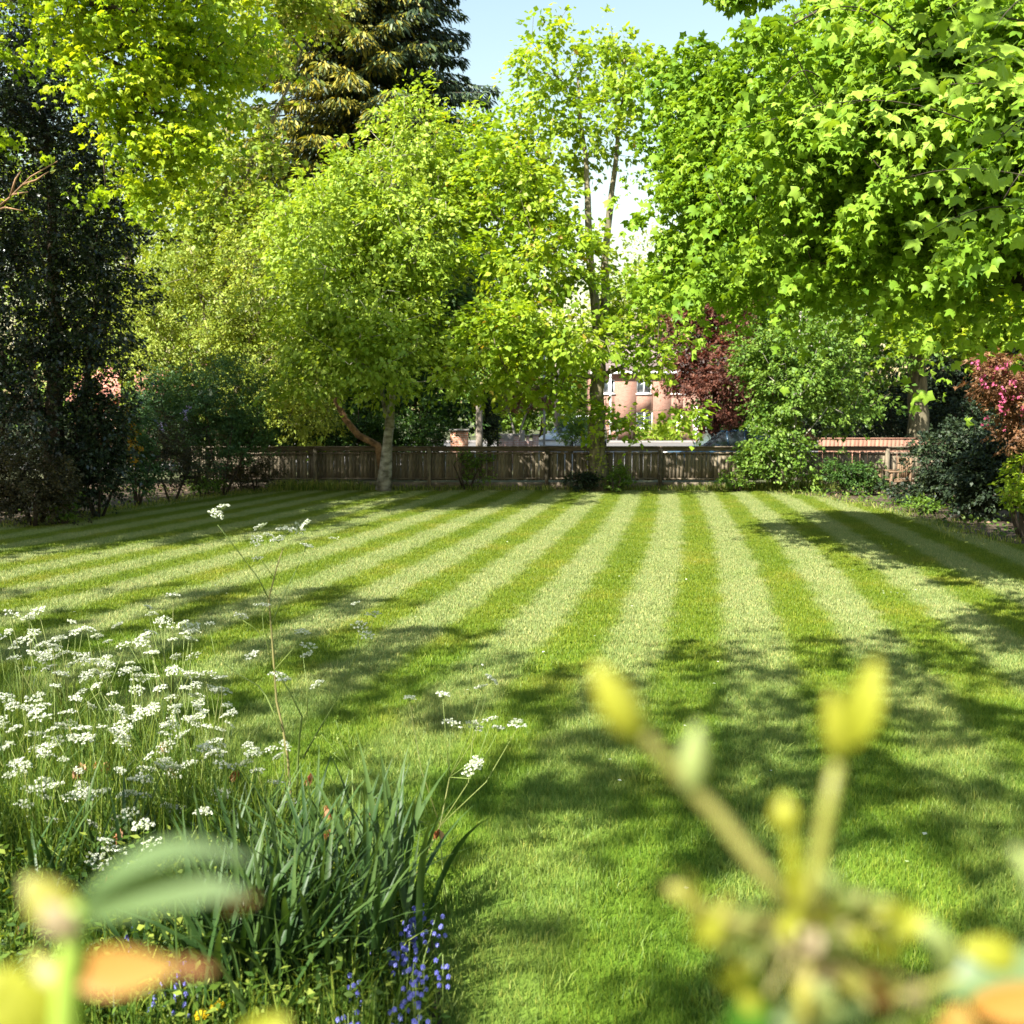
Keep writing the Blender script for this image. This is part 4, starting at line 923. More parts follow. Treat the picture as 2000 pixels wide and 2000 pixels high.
# screen of trees behind
def bgtree(label, px, Y, blobs, leaf, seed, n=300, per=60, size=.22, rc=.9, bark='bark_dark', name='background_tree'):
    bl = [(b[0], b[1], b[2], b[3], Y, b[4], b[5] if len(b) > 5 else 1) for b in blobs]
    ty = min(b[1] for b in blobs)
    return tree(name, label, 'tree', (gx(px, Y), Y, 0), [TR([(px, 855), (px + 3, (ty + 855) / 2), (px, ty + 40)], Y, .28, .08)], bl, n, per, rc, size, leaf, bark, seed, flat=.6, inner=.4, tip=.009)
bgtree('dark green tree filling the gap behind the birch and above the fence', 830, 40, [(820, 650, 120, 150, 2.5), (880, 560, 80, 130, 2.5), (700, 760, 130, 80, 2), (860, 800, 60, 40, 1.2)], 'deep', 201, 420, 80, .17, .7)
bgtree('deep green tree behind the telegraph pole and street tree', 1060, 88, [(1050, 720, 90, 110, 4), (960, 700, 80, 120, 4), (1120, 760, 50, 70, 3), (990, 810, 60, 40, 3)], 'mid', 202, 360, 60, .32, 1.3)
bgtree('pale distant tree seen in the gap between the tall maple and near maple', 1270, 105, [(1270, 640, 80, 80, 5, .8), (1240, 550, 60, 90, 4, .8), (1190, 620, 50, 100, 4, .7)], 'olive', 203, 200, 45, .36, 1.6)
bgtree('far green tree rising behind the roof of the brick house', 1340, 110, [(1350, 660, 90, 110, 5), (1430, 620, 90, 140, 5)], 'mid', 204, 260, 60, .40, 1.7)
bgtree('dark green tree behind the copper plum tree', 1510, 44, [(1500, 640, 110, 130, 2.5), (1560, 760, 110, 90, 2.5), (1480, 820, 80, 50, 1.5)], 'deep', 205, 380, 75, .2, .8)
bgtree('shadowy tree behind the grey beech trunk at the right', 1870, 42, [(1860, 740, 140, 110, 2.5), (1960, 650, 140, 160, 2.5), (1740, 800, 90, 50, 1.5), (2080, 760, 120, 150, 2.5)], 'dark', 206, 420, 70, .2, .8)
bgtree('light green tree behind the holly at the left', 250, 38, [(300, 560, 110, 150, 2.5, .8), (180, 640, 120, 120, 2.5), (120, 400, 150, 160, 2.5, .5), (350, 330, 70, 90, 2, .25)], 'oak_gold', 207, 330, 55, .18, .8)
bgtree('dense green tree low behind the left half of the fence', 560, 40, [(520, 780, 130, 80, 2), (400, 800, 120, 70, 2), (650, 820, 90, 50, 1.5)], 'deep', 208, 360, 80, .16, .7)
bgtree('thin olive tree against the sky left of the spruce', 440, 58, [(430, 480, 80, 140, 3, .5), (400, 300, 70, 120, 3, .3), (460, 620, 90, 90, 3, .7)], 'olive', 209, 240, 45, .25, 1.1)
bgtree('dark tree filling the space behind the near maple at the right', 1650, 52, [(1600, 420, 170, 200, 3.5), (1800, 380, 200, 250, 3.5), (1960, 500, 160, 250, 3.5)], 'mid', 210, 420, 70, .28, 1.1)
bgtree('tall green tree behind the yellow maple at the far left', 60, 48, [(60, 300, 220, 250, 4, .6), (-150, 500, 250, 300, 4, .6)], 'mid', 211, 320, 60, .26, 1.1)
# far wood that reads as one mass
rngw = np.random.default_rng(55); mw = MB(); cl = []; 
for i in range(520):
    x = -95 + 190 * rngw.random(); 
    if 2 < x < 30 and rngw.random() < .0: continue
    cl.append((x, 120 + 14 * rngw.random(), rngw.random() * (8.5 + 2.5 * math.sin(x * .21) + 1.5 * math.sin(x * .5))))
cl = np.array(cl); leaf_clumps(mw, cl, unit(rngw.normal(size=cl.shape) + np.array([0, -1, .5])), rngw, 60, 2.6, .8, T_OV, flat=.7)
tag(mw.build('far_wood', L['mid']), 'distant belt of green trees closing the view behind the houses', 'wood', kind='stuff')

# trees out of frame to the left and behind that shade the near lawn
CELL = [1]
def rayok(cl):       # gaps where sun reaches the near shoots
    d = np.array(SUNV); o = np.array([0.1, .5, 2.0]); v = cl - o
    t = v @ d; dist = np.linalg.norm(v - t[:, None] * d, axis=1)
    ok = dist > 1.0
    for o, rad, p_ in (((-1.2, 4.5, .5), 1.2, .22), ((-2.3, 5.6, .8), 1.3, .25), ((-.3, 4.4, 0), .6, .5), ((-2.3, 6.2, 1.1), 1.3, .15), ((-1.3, 5.4, 1.2), 1.0, .15)):      # thin places over the flower bed
        v = cl - np.array(o); t = v @ d; dist = np.linalg.norm(v - t[:, None] * d, axis=1)
        ok &= (dist > rad) | (np.random.default_rng(len(cl)).random(len(cl)) < p_)
    cells = {}                                   # boughs spread so that they overlap little as the sun sees them
    g = cl - np.array(d)[None] * (cl[:, 2] / d[2])[:, None]
    for i in np.nonzero(ok)[0]:
        key = (int(g[i, 0] // .62), int(g[i, 1] // .62)); cells[key] = cells.get(key, 0) + 1
        if cells[key] > CELL[0]: ok[i] = False
    return ok
def shade(label, base, blobs, n, seed, per=46, rc=.52, size=.16, **kw):
    b = np.array(base, float); top = max(x[0][2] for x in blobs)
    tr = [(np.array([b, b + (0, 0, top * .35), np.array([b[0] * .6 + blobs[0][0][0] * .4, b[1] * .6 + blobs[0][0][1] * .4, top * .7])]), .3, .12)]
    return tree('shade_tree', label, 'tree', base, tr, [(np.array(c, float), np.array(r, float), w) for c, r, w in blobs], n, per, rc, size, 'lime_shade', 'bark_dark', seed, flat=.35, world=True, inner=.6, keep=rayok, **kw)
shade('broad lime tree standing out of frame left of the flower bed', (-8.5, .5, 0), [((-8, .5, 8), (4.2, 4.0, 2.0), 1), ((-10, 2, 10), (3.5, 3.5, 1.6), 1), ((-6.2, 1.5, 6.8), (2.2, 2.2, 1.0), .6)], 240, 301, per=105)
shade('tall lime tree standing out of frame behind the viewer', (-1.5, -4.5, 0), [((-1.5, -1.8, 9), (4.0, 3.2, 1.6), 1), ((1.6, -1.0, 10.2), (3.2, 3.0, 1.2), .9), ((-4, -3.5, 11), (4, 3, 1.6), .6), ((-2.4, .8, 8.2), (3.4, 3.2, .9), 1.6)], 480, 302, per=85, rc=.46)
shade('lime tree standing out of frame beyond the left end of the bed', (-14.5, 5, 0), [((-13, 5.2, 8.5), (2.4, 2.6, 2.0), 1), ((-14.5, 4.5, 6.5), (2.4, 2.4, 1.8), .8)], 40, 303, per=95)
CELL[0] = 9
shade('big tree standing out of frame left of the holly', (-15.5, 14.5, 0), [((-12.6, 14.6, 8.5), (3.2, 3.0, 3.4), 1.3), ((-17.5, 18.5, 10), (3, 3, 2.5), .3)], 420, 304, per=90, rc=.8, size=.2)

t = thing('golden_twig', 'bare golden twig poking up in front of the dark holly at the left edge', 'twig', tuple(P(-30, 420, 9)))
mb = MB()
for pts in ([(-30, 425), (20, 385), (60, 345), (112, 315)], [(20, 385), (30, 350), (40, 335)], [(45, 360), (70, 352), (95, 335)], [(-20, 415), (10, 405), (45, 412)], [(25, 380), (55, 375)]):
    q = np.array([P(a, b, 9) for a, b in pts]); mb.tube(q, np.linspace(.012, .004, len(q)), k=5)
ctr(mb, t.location).build('stem', M_['bark_orange'], t, smooth=True)
mb = MB(); r9 = np.random.default_rng(5); n = 26; C = np.array([P(a, b, 9) for a, b in zip(np.linspace(0, 112, n), np.linspace(402, 316, n))]) + r9.normal(size=(n, 3)) * .03
place(mb, T_NARROW, C, r9.normal(size=(n, 3)) + np.array([.8, 0, .8]), r9.normal(size=(n, 3)), .06, r9.random(n)); ctr(mb, t.location).build('leaves', L['oak_gold'], t)
# ------------------------------------------------------------------ border shrubs
def shrub(name, label, px, pyb, Y, blobs, leaf, seed, n, per, rc, size, cat='shrub', bark='bark_dark', **kw):
    b = (gx(px, Y), Y, 0)
    rr = random.Random(seed); tr = []
    hgt = P(px, min(x[1] for x in blobs), Y)[2]
    for i in range(4):
        a = rr.uniform(0, 6.28); s = hgt * .35
        tr.append((np.array([(b[0] + .08 * math.cos(a), Y + .08 * math.sin(a), 0), (b[0] + s * .5 * math.cos(a), Y + s * .4 * math.sin(a), hgt * .3), (b[0] + s * math.cos(a), Y + s * .8 * math.sin(a), hgt * .65)]), .035, .012))
    bl = [(x[0], x[1], x[2], x[3], Y + (x[6] if len(x) > 6 else 0), x[4], x[5] if len(x) > 5 else 1) for x in blobs]
    return tree(name, label, cat, b, tr, bl, n, per, rc, size, leaf, bark, seed, woody='stems', crown='foliage', tip=.004, **kw)
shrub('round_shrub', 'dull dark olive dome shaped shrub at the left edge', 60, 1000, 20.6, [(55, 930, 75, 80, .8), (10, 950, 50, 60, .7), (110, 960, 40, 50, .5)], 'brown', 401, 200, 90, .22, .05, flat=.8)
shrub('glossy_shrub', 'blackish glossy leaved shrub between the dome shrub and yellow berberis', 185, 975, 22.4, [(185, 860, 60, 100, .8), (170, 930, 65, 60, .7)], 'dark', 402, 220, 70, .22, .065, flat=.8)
shrub('berberis_shrub', 'berberis shrub dotted with orange yellow flowers right of the glossy shrub', 262, 960, 25, [(262, 860, 30, 80, .6), (280, 920, 40, 45, .6)], 'blue', 403, 130, 60, .2, .06,
      extra=[('flowers', 'yellow', 60, .05, [(245, 830, 18, 45, 24.4, .2), (262, 870, 16, 45, 24.4, .2)])])
shrub('bare_shrub', 'brown twiggy shrub in the shaded left border', 330, 955, 26, [(330, 880, 55, 70, .7), (380, 910, 40, 40, .6)], 'brown', 404, 150, 50, .22, .05)
shrub('ceanothus_shrub', 'large rounded blue green shrub in front of the left end of the fence', 430, 960, 28, [(430, 760, 90, 80, 1.2), (370, 800, 70, 70, 1.0), (470, 840, 70, 50, .8), (310, 770, 50, 60, .9), (400, 880, 80, 50, .8)], 'blue', 405, 380, 90, .3, .06,
      extra=[('flowers', 'lilac', 10, .07, [(366, 806, 10, 12, 27.0, .1), (322, 835, 12, 8, 27.0, .1)]), ('blossom', 'whitefl', 4, .06, [(400, 765, 24, 4, 26.8, .1)])])
shrub('dead_stems', 'pale brown dry stems leaning on the left end of the fence', 500, 955, 29, [(490, 910, 70, 40, .5), (430, 930, 60, 25, .5)], 'brown', 406, 130, 50, .2, .05)
shrub('low_shrub', 'low green plant at the foot of the shaded left border', 395, 955, 27.6, [(400, 942, 34, 14, .4)], 'mid', 407, 50, 40, .15, .06)
shrub('fern_clump', 'dim green clump at the front of the dark left border', 115, 1010, 21, [(120, 985, 22, 22, .3)], 'mid', 408, 30, 36, .14, .08)
shrub('shaded_shrub', 'dark green shrub behind the garden chair at the right', 1850, 985, 25.5, [(1850, 900, 70, 60, .9), (1800, 960, 60, 28, .6), (1900, 860, 50, 60, .8)], 'dark', 409, 260, 70, .25, .08)
shrub('shaded_shrub', 'dense dark shrub below the pink blossom tree at the right edge', 1930, 1000, 22, [(1920, 930, 60, 60, .8), (1970, 900, 50, 80, .8), (1900, 975, 50, 22, .5)], 'dark', 410, 240, 70, .25, .08)
shrub('bright_bush', 'bright lime leaved bush at the far right edge of the lawn', 2010, 1010, 18.5, [(1990, 950, 32, 50, .4), (2020, 920, 40, 60, .5)], 'lime', 411, 60, 50, .16, .08, )
shrub('ivy_bush', 'leafy green bush climbing the fence left of the young tree', 1440, 950, 29.3, [(1475, 900, 36, 34, .4), (1435, 935, 30, 12, .3)], 'mid', 412, 85, 60, .18, .07)
shrub('small_rose', 'small rose bush with orange tinted leaves right of the maple trunk', 1205, 955, 29.2, [(1205, 938, 26, 18, .25), (1208, 915, 12, 12, .15)], 'mid', 413, 40, 40, .12, .06)
shrub('azalea_bush', 'small orange red azalea above the right part of the fence', 1580, 880, 32, [(1580, 858, 13, 12, .2)], 'rust', 414, 22, 40, .1, .05)
shrub('low_shrub', 'low dark bush at the foot of the tall maple', 1150, 955, 29.4, [(1140, 938, 30, 18, .3)], 'dark', 415, 50, 45, .14, .06)
shrub('climber', 'straggly green climber hanging over the fence right of the birch', 910, 950, 30.0, [(925, 905, 35, 30, .15), (905, 880, 18, 12, .15), (930, 935, 40, 14, .2)], 'mid', 416, 50, 24, .14, .06)
shrub('low_shrub', 'dark low bush beneath the garden chair', 1700, 965, 28.3, [(1700, 950, 60, 16, .4), (1690, 925, 40, 24, .4), (1650, 920, 40, 32, .4), (1620, 960, 40, 12, .3)], 'deep', 417, 150, 50, .16, .06)
shrub('low_shrub', 'green bushy weeds at the corner of the right border', 1830, 1000, 23.4, [(1810, 990, 40, 16, .4), (1850, 1005, 40, 14, .4)], 'mid', 418, 60, 40, .15, .07)
# ivy on the two trunks
for (px, y0, y1, Y, r, lbl, leaf) in ((1166, 770, 950, 29.7, .28, 'ivy with pale flower stalks clinging to the foot of the tall maple trunk', 'olive'), (1551, 850, 955, 29.4, .12, 'ivy climbing the slender young trunk at the right of the fence', 'mid')):
    rr = np.random.default_rng(px); n = 420; pyy = y0 + (y1 - y0) * rr.random(n) ** .6
    C = np.array([P(px, q, Y) for q in pyy]); an = rr.random(n) * 6.28; O = np.stack([np.cos(an), np.sin(an), 0 * an], 1); C = C + O * (r * (.8 + .4 * rr.random(n)))[:, None]
    t = thing('ivy', lbl, 'ivy', (gx(px, Y), Y, 0)); mb = MB(); place(mb, T_OV, C, rr.normal(size=(n, 3)) * .5 + np.array([0, 0, -.6]), O + rr.normal(size=(n, 3)) * .3, .07, rr.random(n), 1.4)
    ctr(mb, t.location).build('leaves', L[leaf], t); mb = MB()
    for k in range(3):
        zz = np.linspace(.05, P(px, y0, Y)[2], 8); aa = k * 2.1 + zz * .8; mb.tube(np.stack([r * .86 * np.cos(aa), r * .86 * np.sin(aa), zz], 1), .012, k=5)
    mb.build('stem', M_['bark_grey'], t)

# rough grass and litter along the borders
def strands(mb, x, y, h, w, rr, lean=.5, a=None, z=0.0):
    n = len(x); an = rr.random(n) * 6.28; la = rr.random(n) * 6.28; ln = h * lean * rr.random(n)
    dx, dy = np.cos(an) * w / 2, np.sin(an) * w / 2; lx, ly = np.cos(la) * ln, np.sin(la) * ln
    V = np.zeros((n, 7, 3)); zz = np.zeros(n) + z
    for k, (f, ww, lf) in enumerate(((0, 1, 0), (.4, .9, .16), (.75, .6, .56))):
        V[:, 2 * k] = np.stack([x - dx * ww + lx * lf, y - dy * ww + ly * lf, zz + h * f], 1); V[:, 2 * k + 1] = np.stack([x + dx * ww + lx * lf, y + dy * ww + ly * lf, zz + h * f], 1)
    V[:, 6] = np.stack([x + lx, y + ly, zz + h * (1 - .25 * ln / (h + 1e-6))], 1)
    k = (np.arange(n) * 7)[:, None]; a = rr.random(n) if a is None else a
    mb.add(V.reshape(-1, 3), np.concatenate([k + np.array([[0, 1, 3, 2]]), k + np.array([[2, 3, 5, 4]])]), None, a=np.tile(a, 2))
    mb.t.append(k + np.array([[4, 5, 6]]) + (mb.n - len(V) * 7)); mb.ta.append(a)
rr = np.random.default_rng(9); mb = MB()
n = 9000; x = gx(520, 29.9) + (gx(1640, 29.9) - gx(520, 29.9)) * rr.random(n); y = 29.55 + .65 * rr.random(n)
pxs = 1000 + x / y * F; dens = np.interp(pxs, [500, 560, 700, 740, 900, 1100, 1300, 1360, 1520, 1640], [1, 1, .9, .4, .45, .35, .5, .9, 1, .7]); hh = np.interp(pxs, [500, 560, 680, 760, 1300, 1480, 1560, 1640], [.2, .30, .28, .16, .16, .26, .34, .22])
ok = rr.random(n) < dens; x, y, hh = x[ok], y[ok], hh[ok]; strands(mb, x, y, hh * (.5 + .8 * rr.random(len(x))), .014, rr)
n = 4500; t_ = rr.random(n) * (len(left_edge) - 1); i_ = np.minimum(t_.astype(int), len(left_edge) - 2); f_ = (t_ - i_)[:, None]; le = np.array(left_edge); q = le[i_] * (1 - f_) + le[i_ + 1] * f_ + rr.normal(size=(n, 2)) * .22
strands(mb, q[:, 0], q[:, 1], .05 + .12 * rr.random(n), .012, rr, .8)
n = 2600; re_ = np.array(right_edge); t_ = rr.random(n) * (len(re_) - 1); i_ = np.minimum(t_.astype(int), len(re_) - 2); f_ = (t_ - i_)[:, None]; q = re_[i_] * (1 - f_) + re_[i_ + 1] * f_ + rr.normal(size=(n, 2)) * .28
strands(mb, q[:, 0], q[:, 1], (.04 + .16 * rr.random(n)) * (.6 + .5 * np.sin(q[:, 1] * 5.3 + q[:, 0] * 3)), .012, rr, 1.0)
tag(mb.build('rough_grass', L['rough']), 'long unmown yellow green grass along the fence and borders', 'grass', kind='stuff')
mb = MB(); n = 5000; x = -14 + 28 * rr.random(n); y = np.where(rr.random(n) < .5, 29.6 + 2 * rr.random(n), 18 + 12 * rr.random(n)); ok = ~in_lawn(x, y) & (np.abs(x) < 15); x, y = x[ok], y[ok]; n = len(x)
place(mb, T_OV, np.stack([x, y, .01 + .03 * rr.random(n)], 1), rr.normal(size=(n, 3)) * np.array([1, 1, .3]), np.array([0, 0, 1.]) + rr.normal(size=(n, 3)) * .3, .06 + .05 * rr.random(n), rr.random(n), 1.3)
tag(mb.build('leaf_litter', L['litter']), 'brown fallen leaves on the soil under the border shrubs', 'leaf litter', kind='stuff')
mb = MB(); n = 2600; x = np.where(rr.random(n) < .5, -13 + 6.5 * rr.random(n), 7.5 + 4 * rr.random(n)); y = 17.5 + 12.5 * rr.random(n); ok = ~in_lawn(x, y); x, y = x[ok], y[ok]; n = len(x)
place(mb, T_OV, np.stack([x, y, .03 + .16 * rr.random(n)], 1), rr.normal(size=(n, 3)) * np.array([1, 1, .6]), np.array([0, -.4, 1.]) + rr.normal(size=(n, 3)) * .4, .09, rr.random(n) * .8, 1.2)
tag(mb.build('border_weeds', L['under']), 'low green weeds covering the border soil', 'weeds', kind='stuff')

# ------------------------------------------------------------------ FLOWER BED (left foreground)
rr = np.random.default_rng(31)
mb = MB(); n = 26000; y = 3.3 + 4.0 * rr.random(n); x = bed_x(y) - .05 - (rr.random(n) ** 1.1) * (np.maximum(.2, .52 * y + bed_x(y) + .6)); y = y + .0
h = (.10 + .34 * rr.random(n)) * np.clip((bed_x(y) - x) * 2.2 + .35, .3, 1); strands(mb, x, y, h, .006 + .004 * rr.random(n), rr, .7)
n = 14000; y = 4.6 + 2.4 * rr.random(n); x = bed_x(y) - .5 - rr.random(n) * 3.0; strands(mb, x, y, .32 + .46 * rr.random(n), .005, rr, .5)
tag(mb.build('meadow_grass', L['under']), 'dense wild grass and stalks growing between the bed flowers', 'grass', kind='stuff')
mb = MB(); n = 30000; y = 3.3 + 4.0 * rr.random(n); x = bed_x(y) - .02 - rr.random(n) * (np.maximum(.2, .52 * y + bed_x(y) + .6)); cl_ = np.clip((bed_x(y) - x) * 2 + .2, .2, 1)
z = .02 + .38 * rr.random(n) ** 1.2 * cl_
place(mb, T_NARROW, np.stack([x, y, z], 1), rr.normal(size=(n, 3)) * np.array([1, 1, .5]), np.array([0, 0, .8]) + rr.normal(size=(n, 3)) * .6, .022 + .03 * rr.random(n), rr.random(n), 1.5)
tag(mb.build('ground_cover', L['under']), 'feathery green leaves carpeting the flower bed', 'ground cover', kind='stuff')

# cow parsley: an umbel is rays + umbellets of florets
def umbel_mesh(seed, R=.034, dense=1.0):
    r = np.random.default_rng(seed); fl = MB(); st = MB(); k = int((12 + r.integers(6)) * dense)
    for i in range(k):
        a = i * 2.4 + r.random() * .4; rad = R * math.sqrt((i + .6) / k); top = np.array([rad * math.cos(a), rad * math.sin(a), .026 - .22 * rad * rad / R + .003 * r.normal()])
        st.tube([(0, 0, 0), top * np.array([.6, .6, .75]), top], .0007, k=3, cap=False, a=.35)
        m = 11; off = unit(r.normal(size=(m, 3))) * np.array([1, 1, .45]) * .0076 * (.5 + .6 * r.random((m, 1)))
        n_ = off / .008 + np.array([0, 0, .8])
        place(fl, (np.array([(-.5, -.5, 0), (.5, -.5, 0), (.5, .5, 0), (-.5, .5, 0)]), np.array([(0, 1, 2, 3)])), top + off, r.normal(size=(m, 3)), n_, .0052, r.random(m))
    return fl.mesh('florets', L['whitefl']), st.mesh('rays', L['stemg'])
UMB = [umbel_mesh(500 + i, R=(.030, .037, .044, .034, .041)[i % 5]) for i in range(8)]
SEED = [umbel_mesh(520, .018, .6)]
def parsley(label, base, umbels, seed, fork=.55, group=None, rstem=.0048, name='cow_parsley'):
    r = np.random.default_rng(seed); base = np.array(base, float)
    t = thing(name, label, 'cow parsley', tuple(base), group)
    U = [np.array(u, float) for u in umbels]; cen = np.mean(U, 0)
    f1 = base + (cen - base) * fork * .6 + np.append(r.normal(size=2) * .02, 0); f2 = base + (cen - base) * fork + np.append(r.normal(size=2) * .02, .02)
    st = MB(); st.tube([base, base + (f1 - base) * .5 + np.append(r.normal(size=2) * .01, 0), f1, f2], [rstem, rstem * .95, rstem * .85, rstem * .7], k=6, a=.55 + .45 * r.random())
    for i, u in enumerate(U):
        s = f1 if (i % 3 == 2) else f2
        mid = s + (u - s) * .5 + np.append(r.normal(size=2) * .02, -.02) + np.array([(u - s)[0] * .12, 0, -.01])
        q = np.array([s, mid, u - (0, 0, .002)]); st.tube(q, [rstem * .75, rstem * .55, .0014], k=5, a=.2 + .5 * r.random())
        fm, rm_ = UMB[r.integers(len(UMB))]
        o = bpy.data.objects.new('umbel', fm); COL.objects.link(o); o.parent = t; o.location = tuple(u - base)
        tl = r.normal(size=2) * .28; o.rotation_euler = (tl[0] + .15, tl[1], r.random() * 6.28); s_ = .72 + .6 * r.random(); o.scale = (s_, s_, s_)
        p = bpy.data.objects.new('rays', rm_); COL.objects.link(p); p.parent = o
    # feathery leaves
    lf = MB(); m = 5
    for i in range(m):
        u = r.random() * .8; p0 = base + (f2 - base) * u; a = r.random() * 6.28; l = .14 * (.6 + .6 * r.random()); d = np.array([math.cos(a), math.sin(a), .35])
        k = 26; tt = r.random(k); side = np.cross(d, [0, 0, 1]); side /= np.linalg.norm(side); sg = r.choice([-1, 1], k)
        C = p0 + d * (tt * l)[:, None] + np.array([0, 0, -1]) * (.05 * tt ** 2)[:, None] + side * (sg * (1 - tt) * .035 * r.random(k))[:, None]
        D = d * .5 + side * sg[:, None] + r.normal(size=(k, 3)) * .2; place(lf, T_NARROW, C, D, np.array([0, 0, 1.]) + r.normal(size=(k, 3)) * .3, .026, r.random(k), 1.6)
        st.tube([p0, p0 + d * l * .5, p0 + d * l - (0, 0, .03)], .0011, k=3, cap=False, a=.3)
    ctr(st, base).build('stems', L['stemg'], t); ctr(lf, base).build('leaves', L['under'], t)
    return t
# the tall one, branch by branch
def tall_parsley():
    Y = 5.35; r = np.random.default_rng(1); base = np.array([gx(555, Y) , Y, 0.])
    t = thing('cow_parsley', 'tallest branching cow parsley standing clear above the rest at the right of the drift', 'cow parsley', tuple(base))
    st = MB()
    def q(pts, r0, r1, dy=0, a=.5):
        r0 *= 1.45; r1 *= 1.3
        V = np.array([P(px, py, Y + dy * i / max(1, len(pts) - 1)) for i, (px, py) in enumerate(pts)]); st.tube(V, np.linspace(r0, r1, len(V)) * 1.2, k=6, a=a)
    b = P(570, 1640, Y); st.tube([base, (base + b) / 2 + (.01, 0, 0), b], [.006, .0055, .005], k=7, a=.9)
    q([(572, 1640), (568, 1560), (562, 1480), (552, 1420), (540, 1370), (535, 1300), (530, 1230), (525, 1170), (540, 1110), (553, 1070)], .005, .0018, .1, .8)
    q([(575, 1640), (580, 1560), (582, 1480), (585, 1440), (590, 1400), (565, 1350), (540, 1310)], .005, .0016, -.2, .3)
    q([(592, 1480), (620, 1430), (650, 1380), (680, 1320), (700, 1250)], .0028, .001, -.15, .2); q([(600, 1400), (600, 1340), (590, 1270)], .002, .001, .1); q([(650, 1380), (640, 1350), (622, 1345)], .0016, .001)
    q([(552, 1430), (520, 1360), (505, 1340), (455, 1310), (420, 1280), (410, 1230)], .0026, .001, .2, .4); q([(534, 1310), (520, 1250), (495, 1225), (475, 1212)], .002, .001, -.1, .5); q([(528, 1250), (515, 1235), (512, 1195)], .0016, .001)
    q([(530, 1220), (560, 1150), (580, 1110), (602, 1060)], .002, .001, .15, .2); q([(525, 1170), (505, 1130), (460, 1070), (425, 1025)], .0018, .001, -.1, .3); q([(537, 1130), (515, 1100), (505, 1085)], .0014, .0009)
    q([(535, 1310), (570, 1270), (585, 1245)], .0018, .001); q([(680, 1320), (700, 1270), (700, 1235)], .0014, .0009); q([(690, 1290), (720, 1260), (728, 1210)], .0014, .0009)
    um = [(420, 1010, 1.0), (436, 995, .8), (510, 1035, .9), (522, 1050, .7), (560, 1045, 1.2), (580, 1035, .8), (602, 1030, 1), (500, 1058, .8), (545, 1060, 1), (596, 1072, .9), (503, 1095, .6), (512, 1190, 1), (470, 1210, .9), (695, 1183, .6), (730, 1205, .8), (703, 1228, .9), (716, 1245, .8), (590, 1240, .8), (602, 1268, .9), (600, 1285, .8), (540, 1325, 1), (555, 1335, 1), (622, 1342, .9), (495, 1285, 1), (410, 1222, .6), (650, 1055, .5)]
    for (px, py, s) in um:
        s *= 1.15; u = P(px, py, Y + r.normal() * .06); fm, rm_ = UMB[r.integers(len(UMB))]
        o = bpy.data.objects.new('umbel', fm); COL.objects.link(o); o.parent = t; o.location = tuple(u - base); s *= .95
        o.rotation_euler = (r.normal() * .35 + .2, r.normal() * .35, r.random() * 6.28); o.scale = (s, s, s)
        p = bpy.data.objects.new('rays', rm_); COL.objects.link(p); p.parent = o
    ctr(st, base).build('stems', L['stemg'], t)
tall_parsley()
plants = [
 ([(20, 1205), (55, 1215), (65, 1240), (0, 1250)], 6.3), ([(80, 1200), (140, 1220), (145, 1240), (60, 1245)], 6.2), ([(115, 1255), (160, 1290), (90, 1290)], 6.1), ([(190, 1250), (215, 1258), (175, 1235)], 6.2),
 ([(300, 1205), (290, 1190), (325, 1220), (345, 1170), (310, 1218)], 6.3), ([(380, 1240), (360, 1225), (275, 1262), (290, 1255), (372, 1232)], 6.1), ([(250, 1300), (270, 1330), (210, 1325), (300, 1325), (262, 1312)], 5.8), ([(340, 1315), (375, 1320), (400, 1325), (390, 1342), (355, 1322)], 5.7),
 ([(425, 1355), (390, 1375), (435, 1330), (412, 1350)], 5.5), ([(455, 1395), (430, 1430), (380, 1390), (446, 1402)], 5.4), ([(10, 1370), (50, 1395), (0, 1420), (25, 1385), (60, 1378)], 5.5), ([(80, 1410), (30, 1430), (105, 1345), (70, 1400)], 5.4), ([(170, 1385), (130, 1400), (220, 1360), (150, 1372)], 5.5),
 ([(210, 1430), (250, 1430), (100, 1430), (235, 1440)], 5.2), ([(275, 1400), (340, 1385), (320, 1440), (300, 1392)], 5.3), ([(50, 1500), (60, 1550), (10, 1520), (30, 1505)], 4.9), ([(150, 1510), (180, 1560), (110, 1540)], 4.8), ([(230, 1510), (280, 1530), (245, 1560), (262, 1528)], 4.8),
 ([(320, 1490), (335, 1510), (420, 1480), (328, 1498)], 5.0), ([(480, 1495), (460, 1500), (410, 1460)], 5.1), ([(530, 1470), (550, 1460), (490, 1472)], 5.2), ([(280, 1620), (200, 1650), (220, 1670), (400, 1595)], 4.4), ([(120, 1250), (85, 1265), (240, 1265), (30, 1290)], 6.0), ([(190, 1320), (310, 1350), (230, 1390)], 5.7), ([(20, 1460), (90, 1470), (160, 1450)], 5.1), ([(360, 1440), (300, 1480), (385, 1410)], 5.0)]
PLAB = ['at the left end of the back row with four level heads', 'second from left in the back row with tightly clustered heads', 'with three spread heads just below the left back row', 'small and upright in the back row between the two big clusters', 'tallest of the back row right of the drift centre',
 'at the right end of the back row with rounded heads', 'in the middle of the drift with a dense bank of heads', 'right of the dense middle bank', 'at the right side of the drift just above the fullest head', 'at the rightmost edge of the drift with a full domed head', 'at the left edge in the middle row',
 'left of centre in the middle row with a broad top', 'in the centre of the middle row', 'in the centre front of the middle row with scattered heads', 'below the dense middle bank', 'at the left edge in the front row', 'left of centre in the front row', 'in the front row above the withered orange flower',
 'in the front row right of centre with a ragged top', 'at the right of the drift leaning over the lawn edge', 'low beside the foot of the tallest stem', 'shortest one just above the blurred grey green leaf', 'filling the gap between the left clusters of the back row', 'half hidden behind the middle bank', 'half hidden behind the left front row', 'half hidden behind the right front row']
